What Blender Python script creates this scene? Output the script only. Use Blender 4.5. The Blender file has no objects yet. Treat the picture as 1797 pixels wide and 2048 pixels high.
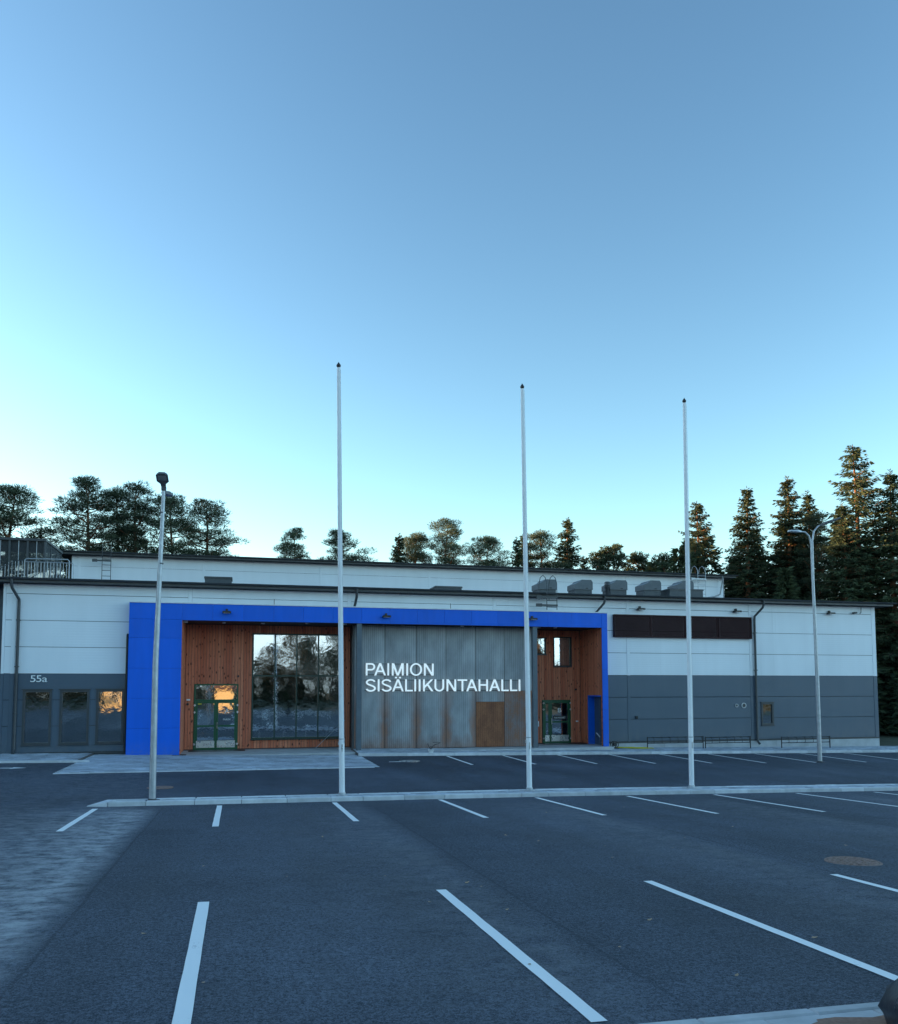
import bpy, math, random
import numpy as np
from mathutils import Vector, Matrix

scene = bpy.context.scene
R = math.radians
col = scene.collection

# ------------------------------------------------------------------ camera
cam_d = bpy.data.cameras.new('camera')
cam_d.sensor_fit = 'HORIZONTAL'
cam_d.sensor_width = 36.0
cam_d.lens = 32.93
cam_d.shift_y = 0.1324
cam_d.clip_start = 0.05
cam_d.clip_end = 3000
cam = bpy.data.objects.new('camera', cam_d)
col.objects.link(cam)
cam.matrix_world = (Matrix.Translation((0, 0, 2.56)) @ Matrix.Rotation(R(-14.41), 4, 'Z')
                    @ Matrix.Rotation(R(94.0), 4, 'X') @ Matrix.Rotation(R(-0.08), 4, 'Z'))
scene.camera = cam

# ------------------------------------------------------------------ sky, sun, exposure
SUN_AZ, SUN_EL = -65.0, 6.0            # degrees clockwise from +Y, above the horizon
world = bpy.data.worlds.new('World')
scene.world = world
world.use_nodes = True
wn = world.node_tree
sky = wn.nodes.new('ShaderNodeTexSky')
sky.sky_type = 'NISHITA'
sky.sun_disc = False
sky.sun_elevation = R(SUN_EL)
sky.sun_rotation = R(SUN_AZ % 360)
sky.air_density = 1.0
sky.dust_density = 0.5
sky.ozone_density = 2.0
tint = wn.nodes.new('ShaderNodeMix')
tint.data_type = 'RGBA'
tint.blend_type = 'MULTIPLY'
tint.inputs[0].default_value = 1.0
tint.inputs[7].default_value = (0.91, 0.855, 0.74, 1)
gam = wn.nodes.new('ShaderNodeGamma')
gam.inputs[1].default_value = 1.38
wn.links.new(sky.outputs[0], gam.inputs[0])
wn.links.new(gam.outputs[0], tint.inputs[6])
cap = wn.nodes.new('ShaderNodeVectorMath')      # the sky never gets brighter than the pale band in view at the left
cap.operation = 'MINIMUM'
cap.inputs[1].default_value = (3.2, 4.6, 5.6)
# keep the whole sky in the cold hue it has in view: no greener or redder band low down
sep = wn.nodes.new('ShaderNodeSeparateColor')
wn.links.new(tint.outputs[2], sep.inputs[0])
def wmath(op, a, b):
    nd = wn.nodes.new('ShaderNodeMath')
    nd.operation = op
    for i, v in enumerate((a, b)):
        if isinstance(v, float):
            nd.inputs[i].default_value = v
        else:
            wn.links.new(v, nd.inputs[i])
    return nd.outputs[0]
cmb = wn.nodes.new('ShaderNodeCombineColor')
wn.links.new(wmath('MINIMUM', sep.outputs[0], wmath('MULTIPLY', sep.outputs[1], 0.80)), cmb.inputs[0])
wn.links.new(sep.outputs[1], cmb.inputs[1])
wn.links.new(wmath('MAXIMUM', sep.outputs[2], wmath('MULTIPLY', sep.outputs[1], 1.05)), cmb.inputs[2])
wn.links.new(cmb.outputs[0], cap.inputs[0])
wn.links.new(cap.outputs[0], wn.nodes['Background'].inputs[0])
wn.nodes['Background'].inputs[1].default_value = 0.15

sun_d = bpy.data.lights.new('sun', 'SUN')
sun_d.energy = 5.0
sun_d.angle = R(0.5)
sun_d.color = (1.0, 0.62, 0.30)
sun = bpy.data.objects.new('sun', sun_d)
col.objects.link(sun)
sd = Vector((math.sin(R(SUN_AZ)) * math.cos(R(SUN_EL)), math.cos(R(SUN_AZ)) * math.cos(R(SUN_EL)), math.sin(R(SUN_EL))))
sun.rotation_euler = (-sd).to_track_quat('-Z', 'Y').to_euler()
sun.location = (-60, 20, 60)

scene.view_settings.view_transform = 'Standard'
scene.view_settings.look = 'None'
scene.view_settings.exposure = 1.92
scene.view_settings.gamma = 1.0
scene.view_settings.use_curve_mapping = False
scene.render.engine = 'CYCLES'
scene.cycles.max_bounces = 8
scene.cycles.transparent_max_bounces = 16
scene.cycles.use_denoising = True

# ------------------------------------------------------------------ helpers
rng = random.Random(7)
ORG = {}                                # world origin of every object that parents others


def ground_z(x, y):
    x = min(max(x, -40.0), 60.0)
    if y < 0:
        return 0.711 + 0.02 * max(y, -35.0) - 0.0192 * x
    if y <= 22:
        return 0.711 - 0.0368 * y - 0.0192 * x
    t = min((y - 22) / 10.6, 1.0)
    return (-0.0986 - 0.0192 * x) * (1 - t) + (-0.092 - 0.01446 * x) * t


class MB:
    def __init__(self):
        self.v, self.f, self.t = [], [], []

    def add(self, vs, fs, tint=0.5):
        n = len(self.v)
        self.v += [tuple(p) for p in vs]
        self.f += [tuple(i + n for i in q) for q in fs]
        self.t += [tint] * len(fs)
        return self

    def box(self, x0, x1, y0, y1, z0, z1, tint=0.5):
        return self.add([(x0, y0, z0), (x1, y0, z0), (x1, y1, z0), (x0, y1, z0), (x0, y0, z1), (x1, y0, z1), (x1, y1, z1), (x0, y1, z1)],
                        [(0, 3, 2, 1), (4, 5, 6, 7), (0, 1, 5, 4), (1, 2, 6, 5), (2, 3, 7, 6), (3, 0, 4, 7)], tint)

    def panel(self, x0, x1, z0, z1, yf, yb, c=0.008, tint=0.5):
        """slab facing -Y with chamfered front edges"""
        vs = [(x0, yb, z0), (x1, yb, z0), (x1, yb, z1), (x0, yb, z1),
              (x0, yf + c, z0), (x1, yf + c, z0), (x1, yf + c, z1), (x0, yf + c, z1),
              (x0 + c, yf, z0 + c), (x1 - c, yf, z0 + c), (x1 - c, yf, z1 - c), (x0 + c, yf, z1 - c)]
        fs = [(0, 3, 2, 1)]
        for a, b in ((0, 4), (4, 8)):
            for i in range(4):
                j = (i + 1) % 4
                fs.append((a + i, a + j, b + j, b + i))
        fs.append((8, 9, 10, 11))
        return self.add(vs, fs, tint)

    def slabtop(self, pts, z0, z1, c=0.006, tint=0.5):
        """prism on a footprint polygon (list of (x, y), ccw), chamfered on top; z0/z1 numbers or lists"""
        n = len(pts)
        Z0 = z0 if isinstance(z0, (list, tuple)) else [z0] * n
        Z1 = z1 if isinstance(z1, (list, tuple)) else [z1] * n
        cx = sum(p[0] for p in pts) / n
        cy = sum(p[1] for p in pts) / n
        vs = [(p[0], p[1], Z0[i]) for i, p in enumerate(pts)] + [(p[0], p[1], Z1[i] - c) for i, p in enumerate(pts)]
        for i, p in enumerate(pts):
            dx, dy = cx - p[0], cy - p[1]
            sx = c if dx > 0 else -c
            sy = c if dy > 0 else -c
            vs.append((p[0] + sx, p[1] + sy, Z1[i]))
        fs = []
        for a, b in ((0, n), (n, 2 * n)):
            for i in range(n):
                j = (i + 1) % n
                fs.append((a + i, a + j, b + j, b + i))
        fs.append(tuple(range(2 * n, 3 * n)))
        return self.add(vs, fs, tint)

    def tube(self, path, radii, n=10, cap=True, tint=0.5):
        path = [Vector(p) for p in path]
        if not isinstance(radii, (list, tuple)):
            radii = [radii] * len(path)
        vs, fs = [], []
        up = None
        for i, p in enumerate(path):
            if i == 0:
                d = path[1] - p
            elif i == len(path) - 1:
                d = p - path[i - 1]
            else:
                d = (path[i + 1] - p).normalized() + (p - path[i - 1]).normalized()
            d.normalize()
            if up is None:
                up = d.orthogonal().normalized()
            else:
                up = (up - d * up.dot(d)).normalized()
            w = d.cross(up)
            for k in range(n):
                a = 2 * math.pi * k / n
                vs.append(p + (up * math.cos(a) + w * math.sin(a)) * radii[i])
        for i in range(len(path) - 1):
            for k in range(n):
                l = (k + 1) % n
                fs.append((i * n + k, i * n + l, (i + 1) * n + l, (i + 1) * n + k))
        if cap:
            fs.append(tuple(reversed(range(n))))
            m = (len(path) - 1) * n
            fs.append(tuple(range(m, m + n)))
        return self.add(vs, fs, tint)

    def lathe(self, prof, c=(0, 0, 0), n=20, tint=0.5):
        """prof: (radius, z) from bottom to top about a vertical axis at c"""
        vs, fs = [], []
        for r, z in prof:
            for k in range(n):
                a = 2 * math.pi * k / n
                vs.append((c[0] + r * math.cos(a), c[1] + r * math.sin(a), c[2] + z))
        for i in range(len(prof) - 1):
            for k in range(n):
                l = (k + 1) % n
                fs.append((i * n + k, i * n + l, (i + 1) * n + l, (i + 1) * n + k))
        fs.append(tuple(reversed(range(n))))
        m = (len(prof) - 1) * n
        fs.append(tuple(range(m, m + n)))
        return self.add(vs, fs, tint)

    def disc_y(self, x, y, z, r, d, n=20, rin=None, tint=0.5):
        """short cylinder with its axis along Y, front at y, depth d; ring if rin"""
        vs, fs = [], []
        rings = [(r, y + d), (r, y)] if rin is None else [(r, y + d), (r, y), (rin, y), (rin, y + d)]
        for rr, yy in rings:
            for k in range(n):
                a = 2 * math.pi * k / n
                vs.append((x + rr * math.cos(a), yy, z + rr * math.sin(a)))
        for i in range(len(rings) - 1):
            for k in range(n):
                l = (k + 1) % n
                fs.append((i * n + k, (i + 1) * n + k, (i + 1) * n + l, i * n + l))
        if rin is None:
            fs.append(tuple(range(n, 2 * n)))
        return self.add(vs, fs, tint)

    def mesh(self, name, m, smooth=False, org=(0, 0, 0)):
        me = bpy.data.meshes.new(name)
        v = np.array(self.v, dtype=np.float64) - np.array(org)
        me.from_pydata(v.tolist(), [], self.f)
        if m is not None:
            me.materials.append(m)
        at = me.attributes.new('tint', 'FLOAT', 'FACE')
        at.data.foreach_set('value', np.array(self.t, dtype=np.float32))
        if smooth:
            me.polygons.foreach_set('use_smooth', [True] * len(me.polygons))
            try:
                me.set_sharp_from_angle(angle=R(40))
            except Exception:
                pass
        me.update()
        return me

    def build(self, name, m, parent=None, smooth=False, kind=None, label=None, cat=None, group=None):
        org = ORG.get(parent.name, (0, 0, 0)) if parent else (0, 0, 0)
        o = bpy.data.objects.new(name, self.mesh(name, m, smooth, org))
        col.objects.link(o)
        if parent:
            o.parent = parent
        ORG[o.name] = org
        tag(o, label, cat, group, kind)
        return o


def tag(o, label=None, cat=None, group=None, kind=None):
    for k, v in (('label', label), ('category', cat), ('group', group), ('kind', kind)):
        if v:
            o[k] = v
    return o


def empty(name, loc, label=None, cat=None, group=None, kind=None):
    o = bpy.data.objects.new(name, None)
    o.empty_display_size = 0.3
    col.objects.link(o)
    o.location = loc
    ORG[o.name] = tuple(loc)
    return tag(o, label, cat, group, kind)


def inst(name, me, loc, parent=None, rotz=0.0, kind=None, scale=None):
    o = bpy.data.objects.new(name, me)
    col.objects.link(o)
    org = ORG.get(parent.name, (0, 0, 0)) if parent else (0, 0, 0)
    o.location = (loc[0] - org[0], loc[1] - org[1], loc[2] - org[2])
    o.rotation_euler = (0, 0, rotz)
    if scale:
        o.scale = scale
    if parent:
        o.parent = parent
    ORG[o.name] = tuple(loc)
    return tag(o, kind=kind)


def copy_thing(root, loc, label=None, rot=None, scale=None, group=None):
    r = root.copy()
    col.objects.link(r)
    r.location = loc
    if rot is not None:
        r.rotation_euler = rot
    if scale is not None:
        r.scale = scale
    if label:
        r['label'] = label
    if group:
        r['group'] = group
    for ch in [o for o in root.children]:
        c = ch.copy()
        col.objects.link(c)
        c.parent = r
        for g in [o for o in ch.children]:
            d = g.copy()
            col.objects.link(d)
            d.parent = c
    return r


# ------------------------------------------------------------------ materials
class NT:
    def __init__(self, name):
        self.m = bpy.data.materials.new(name)
        self.m.use_nodes = True
        self.t = self.m.node_tree
        self.b = self.t.nodes['Principled BSDF']
        self.out = self.t.nodes['Material Output']

    def n(self, typ, **kw):
        nd = self.t.nodes.new('ShaderNode' + typ)
        for k, v in kw.items():
            setattr(nd, k, v)
        return nd

    def l(self, a, b):
        self.t.links.new(a, b)

    def s(self, sock, val):
        if hasattr(val, 'is_linked') or hasattr(val, 'links'):
            self.l(val, sock)
        else:
            sock.default_value = val

    def math(self, op, a, b=0.0, c=0.0, clamp=False):
        nd = self.n('Math', operation=op, use_clamp=clamp)
        self.s(nd.inputs[0], a)
        self.s(nd.inputs[1], b)
        self.s(nd.inputs[2], c)
        return nd.outputs[0]

    def rng(self, v, a, b, c=0.0, d=1.0, smooth=False):
        nd = self.n('MapRange')
        nd.interpolation_type = 'SMOOTHSTEP' if smooth else 'LINEAR'
        nd.clamp = True
        self.s(nd.inputs[0], v)
        for i, x in enumerate((a, b, c, d)):
            nd.inputs[i + 1].default_value = x
        return nd.outputs[0]

    def noise(self, scale, detail=4.0, vec=None, rough=0.55, stretch=None):
        nd = self.n('TexNoise')
        nd.inputs['Scale'].default_value = scale
        nd.inputs['Detail'].default_value = detail
        nd.inputs['Roughness'].default_value = rough
        v = vec or self.pos()
        if stretch:
            mp = self.n('Mapping')
            mp.inputs['Scale'].default_value = stretch
            self.l(v, mp.inputs[0])
            v = mp.outputs[0]
        self.l(v, nd.inputs['Vector'])
        return nd.outputs['Fac']

    def pos(self):
        if not hasattr(self, '_p'):
            self._p = self.n('NewGeometry').outputs['Position']
        return self._p

    def xyz(self, v=None):
        nd = self.n('SeparateXYZ')
        self.l(v or self.pos(), nd.inputs[0])
        return nd.outputs

    def mix(self, fac, a, b, mode='MIX'):
        nd = self.n('Mix', data_type='RGBA', blend_type=mode)
        self.s(nd.inputs[0], fac)
        for i, x in ((6, a), (7, b)):
            if isinstance(x, tuple):
                nd.inputs[i].default_value = (*x[:3], 1)
            else:
                self.l(x, nd.inputs[i])
        return nd.outputs[2]

    def scale(self, c, f):
        """colour c times the scalar socket f"""
        nd = self.n('VectorMath', operation='SCALE')
        if isinstance(c, tuple):
            nd.inputs[0].default_value = c[:3]
        else:
            self.l(c, nd.inputs[0])
        self.s(nd.inputs['Scale'], f)
        return nd.outputs[0]

    def bump(self, h, strength=0.3, dist=0.01):
        nd = self.n('Bump')
        nd.inputs['Strength'].default_value = strength
        nd.inputs['Distance'].default_value = dist
        self.l(h, nd.inputs['Height'])
        self.l(nd.outputs[0], self.b.inputs['Normal'])
        return nd.outputs[0]

    def set(self, **kw):
        for k, v in kw.items():
            k = k.replace('_', ' ')
            sock = self.b.inputs[k]
            if isinstance(v, tuple):
                sock.default_value = (*v, 1) if len(v) == 3 and k in ('Base Color',) else v
            else:
                self.s(sock, v)
        return self

    def attr(self, name='tint'):
        return self.n('Attribute', attribute_name=name).outputs['Fac']


def simple(name, c, rough=0.5, metal=0.0, var=0.12, nscale=3.0, bump=0.0, bscale=40.0, spec=0.5, streak=False, tintamt=0.0):
    k = NT(name)
    f = k.rng(k.noise(nscale, 5, stretch=(1, 1, 0.15) if streak else None), 0.3, 0.7, 1 - var, 1 + var)
    if tintamt:
        f = k.math('MULTIPLY', f, k.rng(k.attr(), 0, 1, 1 - tintamt, 1 + tintamt))
    k.set(Base_Color=k.scale(c, f), Metallic=metal, Specular_IOR_Level=spec)
    k.set(Roughness=k.rng(k.noise(nscale * 2.3, 3), 0.3, 0.7, max(rough - 0.08, 0.02), min(rough + 0.08, 1)))
    if bump:
        k.bump(k.noise(bscale, 4), bump, 0.01)
    return k.m


def m_asphalt():
    k = NT('asphalt')
    x, y, z = k.xyz()
    speck = k.math('ADD', k.math('MULTIPLY', k.noise(88, 3, rough=0.8), 0.7), k.math('MULTIPLY', k.noise(30, 2, rough=0.6), 0.3))
    big = k.noise(0.22, 4)
    mid = k.noise(1.3, 5, stretch=(1, 0.35, 1))
    streak = k.noise(4.2, 8, stretch=(0.8, 1.15, 1), rough=0.78)
    lane = k.math('FRACT', k.math('MULTIPLY', k.math('ADD', k.math('ADD', x, 1.5), k.math('MULTIPLY', k.math('SUBTRACT', k.noise(0.5, 2), 0.5), 0.07)), 1 / 4.4))
    near = k.math('MULTIPLY', k.rng(y, 18.9, 17.5), k.rng(y, 4, 6))
    edge = k.math('MULTIPLY', k.math('MULTIPLY', k.math('POWER', lane, 2.6), k.rng(lane, 1.0, 0.9)), k.rng(streak, 0.36, 0.66))
    first = k.math('MULTIPLY', k.rng(x, -1.3, -1.7), k.rng(x, -9, -5.0, 0.3, 1))
    edge = k.math('MULTIPLY', edge, k.math('ADD', 0.35, k.math('MULTIPLY', first, 1.6)))
    edge = k.math('MULTIPLY', edge, near)
    dustl = k.math('MULTIPLY', k.math('MULTIPLY', k.rng(x, -1.4, -2.6), k.rng(y, 19, 10, 0.5, 1)), k.rng(streak, 0.44, 0.66))
    seam = k.math('MULTIPLY', k.math('LESS_THAN', lane, 0.007), k.math('MULTIPLY', near, 0.3))
    seam2 = k.math('MULTIPLY', k.math('LESS_THAN', k.math('ABSOLUTE', k.math('SUBTRACT', y, k.math('ADD', 14.1, k.math('MULTIPLY', k.noise(0.7, 2), 0.25)))), 0.018), 0.3)
    base = k.mix(k.rng(speck, 0.40, 0.62), (0.009, 0.0115, 0.018), (0.128, 0.150, 0.195))
    tracks = k.noise(0.9, 4, stretch=(1.0, 0.12, 1), rough=0.6)
    blot = k.noise(2.6, 6, rough=0.7)
    v = k.math('MULTIPLY', k.rng(big, 0.3, 0.7, 0.72, 1.28), k.rng(mid, 0.3, 0.7, 0.84, 1.16))
    v = k.math('MULTIPLY', v, k.math('MULTIPLY', k.rng(tracks, 0.3, 0.7, 0.84, 1.18), k.rng(blot, 0.25, 0.75, 0.86, 1.14)))
    c = k.scale(base, v)
    c = k.mix(k.math('MULTIPLY', edge, 0.85, clamp=True), c, (0.40, 0.415, 0.44))
    c = k.mix(k.math('MULTIPLY', dustl, 0.42, clamp=True), c, (0.38, 0.395, 0.42))
    c = k.mix(seam, c, (0.012, 0.012, 0.014))
    c = k.mix(seam2, c, (0.012, 0.012, 0.014))
    k.set(Base_Color=c, Roughness=k.rng(mid, 0.3, 0.7, 0.7, 0.85), Specular_IOR_Level=0.28)
    k.bump(k.math('ADD', speck, k.math('MULTIPLY', k.noise(28, 3), 0.6)), 0.85, 0.012)
    return k.m


def m_paint():
    k = NT('road_paint')
    wear = k.noise(55, 5, rough=0.7)
    big = k.noise(5, 4)
    w = k.rng(k.math('ADD', k.math('MULTIPLY', wear, 0.7), k.math('MULTIPLY', big, 0.5)), 0.36, 0.47)
    c = k.mix(w, (0.3, 0.3, 0.31), (0.9, 0.91, 0.9))
    k.set(Base_Color=c, Roughness=0.6)
    k.bump(wear, 0.5, 0.006)
    return k.m


def m_panel(name, c, rib, spec):
    k = NT(name)
    x, y, z = k.xyz()
    f = k.rng(k.noise(0.5, 5, stretch=(1, 1, 0.4)), 0.25, 0.75, 0.94, 1.05)
    st = k.noise(2.2, 5, stretch=(1.0, 1.0, 0.05))
    f = k.math('MULTIPLY', f, k.rng(st, 0.2, 0.8, 0.965, 1.03))
    cc = k.scale(c, f)
    grime = k.math('MULTIPLY', k.rng(z, 0.9, 0.05), k.rng(k.noise(4, 6, rough=0.7, stretch=(1, 1, 0.5)), 0.35, 0.75))
    runs = k.math('MULTIPLY', k.rng(k.noise(5.5, 4, stretch=(1, 1, 0.02)), 0.62, 0.8), k.rng(k.noise(0.7, 3), 0.4, 0.7))
    cc = k.mix(k.math('MULTIPLY', grime, 0.4), cc, (0.16, 0.155, 0.15))
    cc = k.mix(k.math('MULTIPLY', runs, 0.22), cc, (0.18, 0.18, 0.18))
    k.set(Base_Color=cc, Roughness=k.rng(k.noise(1.2, 4), 0.3, 0.7, 0.34, 0.46), Specular_IOR_Level=spec)
    wv = k.math('SINE', k.math('MULTIPLY', z, rib))
    k.bump(k.math('ADD', wv, k.math('MULTIPLY', k.noise(1.4, 3), 1.5)), 0.16, 0.006)
    return k.m


def m_wood():
    k = NT('stained_spruce')
    t = k.attr()
    x, y, z = k.xyz()
    gr = k.noise(14, 6, stretch=(3.0, 3.0, 0.16), rough=0.7)
    base = k.mix(t, (0.53, 0.135, 0.07), (0.72, 0.245, 0.135))
    c = k.scale(base, k.rng(gr, 0.25, 0.75, 0.62, 1.3))
    vo = k.n('TexVoronoi')
    vo.inputs['Scale'].default_value = 4.4
    mp = k.n('Mapping')
    mp.inputs['Scale'].default_value = (1.5, 1.5, 0.8)
    cb = k.n('CombineXYZ')
    k.l(k.math('ADD', x, k.math('MULTIPLY', t, 37.0)), cb.inputs[0])
    k.l(y, cb.inputs[1])
    k.l(k.math('ADD', z, k.math('MULTIPLY', t, 91.0)), cb.inputs[2])
    k.l(cb.outputs[0], mp.inputs[0])
    k.l(mp.outputs[0], vo.inputs['Vector'])
    knot = k.rng(vo.outputs['Distance'], 0.12, 0.25, 1.0, 0.0)
    c = k.mix(k.math('MULTIPLY', knot, 0.85), c, (0.035, 0.015, 0.01))
    k.set(Base_Color=c, Roughness=0.62, Specular_IOR_Level=0.3)
    k.bump(gr, 0.35, 0.004)
    return k.m


def m_screen(name, allrust):
    k = NT(name)
    tc = k.n('TexCoord')
    gx, gy, gz = k.xyz(tc.outputs['Generated'])
    x, y, z = k.xyz()
    a = k.math('SINE', k.math('MULTIPLY', k.math('ADD', x, k.math('MULTIPLY', z, 2.1)), 36.0))
    b = k.math('SINE', k.math('MULTIPLY', k.math('SUBTRACT', x, k.math('MULTIPLY', z, 2.1)), 36.0))
    hole = k.math('MULTIPLY', a, b)
    hf = k.rng(hole, -0.35, 0.75, 0.0, 1.0)
    metal = k.scale((0.34, 0.355, 0.375), k.rng(k.noise(2.5, 5, stretch=(1, 1, 0.4)), 0.3, 0.7, 0.8, 1.2))
    rn = k.noise(3.2, 6, rough=0.65, stretch=(1, 1, 0.45))
    fine = k.noise(38, 4, rough=0.7)
    rustc = k.mix(k.rng(k.math('ADD', k.math('MULTIPLY', rn, .6), k.math('MULTIPLY', fine, .4)), 0.35, 0.65), (0.17, 0.062, 0.036), (0.42, 0.17, 0.08))
    if allrust == 1:
        rf = k.rng(rn, 0.1, 0.35, 0.8, 1.0)
    elif allrust == 2:
        rf = k.rng(k.math('ADD', k.math('MULTIPLY', rn, 0.6), k.math('MULTIPLY', fine, 0.5)), 0.40, 0.66, 0.35, 0.95)
    else:
        e = k.math('MULTIPLY', k.math('ABSOLUTE', k.math('SUBTRACT', gx, 0.5)), 2.0)
        er = k.math('ADD', e, k.math('MULTIPLY', k.math('SUBTRACT', rn, 0.5), 0.9))
        rf = k.rng(er, 0.35, 1.05, 0.0, 0.8, True)
        rf = k.math('MULTIPLY', rf, k.rng(k.math('ADD', z, k.math('MULTIPLY', rn, 1.8)), 3.9, 2.2, 0.0, 1.0))
        foot = k.rng(k.math('ADD', z, k.math('MULTIPLY', rn, 1.2)), 1.15, 0.35, 0, 0.8)
        rf = k.math('MAXIMUM', rf, foot)
    c = k.mix(rf, metal, rustc)
    c = k.scale(c, k.rng(hf, 0, 1, 1.0, 0.66))
    k.set(Base_Color=c, Metallic=k.rng(rf, 0, 0.6, 0.35, 0.0), Roughness=k.rng(rf, 0, 1, 0.42, 0.85))
    k.bump(hf, 0.5, -0.01)
    return k.m


def m_glass(name, see, refl):
    """window pane: wavy mirror reflection over a see-through or dark inside"""
    k = NT(name)
    tr = k.n('BsdfTransparent')
    tr.inputs[0].default_value = (*see, 1)
    gl = k.n('BsdfGlossy')
    gl.inputs['Roughness'].default_value = 0.012
    gl.inputs['Color'].default_value = (0.92, 0.97, 1.0, 1)
    bp = k.n('Bump')
    bp.inputs['Strength'].default_value = 0.13
    bp.inputs['Distance'].default_value = 0.02
    k.l(k.noise(2.0, 4), bp.inputs['Height'])
    k.l(bp.outputs[0], gl.inputs['Normal'])
    mx = k.n('MixShader')
    mx.inputs[0].default_value = refl
    k.l(tr.outputs[0], mx.inputs[1])
    k.l(gl.outputs[0], mx.inputs[2])
    k.l(mx.outputs[0], k.out.inputs['Surface'])
    return k.m


def m_foliage(name, dark, lite, auto=None):
    k = NT(name)
    t = k.attr()
    rnd = k.n('ObjectInfo').outputs['Random']
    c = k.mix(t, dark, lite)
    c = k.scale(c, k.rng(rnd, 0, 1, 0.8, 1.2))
    if auto:
        c = k.mix(k.rng(k.noise(0.6, 3), 0.45, 0.6), c, auto)
    k.set(Base_Color=c, Roughness=0.75, Specular_IOR_Level=0.25)
    trl = k.n('BsdfTranslucent')
    k.l(c, trl.inputs[0])
    mx = k.n('MixShader')
    mx.inputs[0].default_value = 0.3
    k.l(k.b.outputs[0], mx.inputs[1])
    k.l(trl.outputs[0], mx.inputs[2])
    k.l(mx.outputs[0], k.out.inputs['Surface'])
    return k.m


def m_blue():
    k = NT('blue_laminate')
    x, y, z = k.xyz()
    st = k.noise(1.6, 6, stretch=(1, 1, 0.12), rough=0.65)
    c = k.scale((0.001, 0.125, 0.70), k.math('MULTIPLY', k.rng(st, 0.25, 0.75, 0.9, 1.1), k.rng(k.attr(), 0, 1, 0.93, 1.07)))
    dirt = k.math('MULTIPLY', k.rng(z, 0.55, -0.05), k.rng(k.noise(6, 6, rough=0.7), 0.35, 0.7))
    c = k.mix(k.math('MULTIPLY', dirt, 0.35), c, (0.20, 0.20, 0.2))
    k.set(Base_Color=c, Roughness=k.rng(k.noise(3, 4), 0.3, 0.7, 0.36, 0.52), Specular_IOR_Level=0.3)
    k.bump(k.noise(0.9, 3), 0.08, 0.02)
    return k.m


def m_bark():
    k = NT('bark')
    x, y, z = k.xyz()
    n = k.noise(5, 5, stretch=(1, 1, 0.3))
    c = k.mix(k.rng(k.math('ADD', z, k.math('MULTIPLY', n, 4)), 4, 13), (0.075, 0.06, 0.05), (0.22, 0.10, 0.05))
    k.set(Base_Color=k.scale(c, k.rng(n, 0.3, 0.7, 0.6, 1.3)), Roughness=0.9)
    k.bump(n, 0.6, 0.05)
    return k.m


def m_manhole():
    k = NT('rusty_cast_iron')
    n = k.noise(22, 5)
    c = k.mix(k.rng(n, 0.35, 0.65), (0.17, 0.105, 0.085), (0.32, 0.21, 0.17))
    k.set(Base_Color=c, Roughness=0.75, Metallic=0.2)
    k.bump(k.noise(60, 3), 0.5, 0.01)
    return k.m


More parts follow.
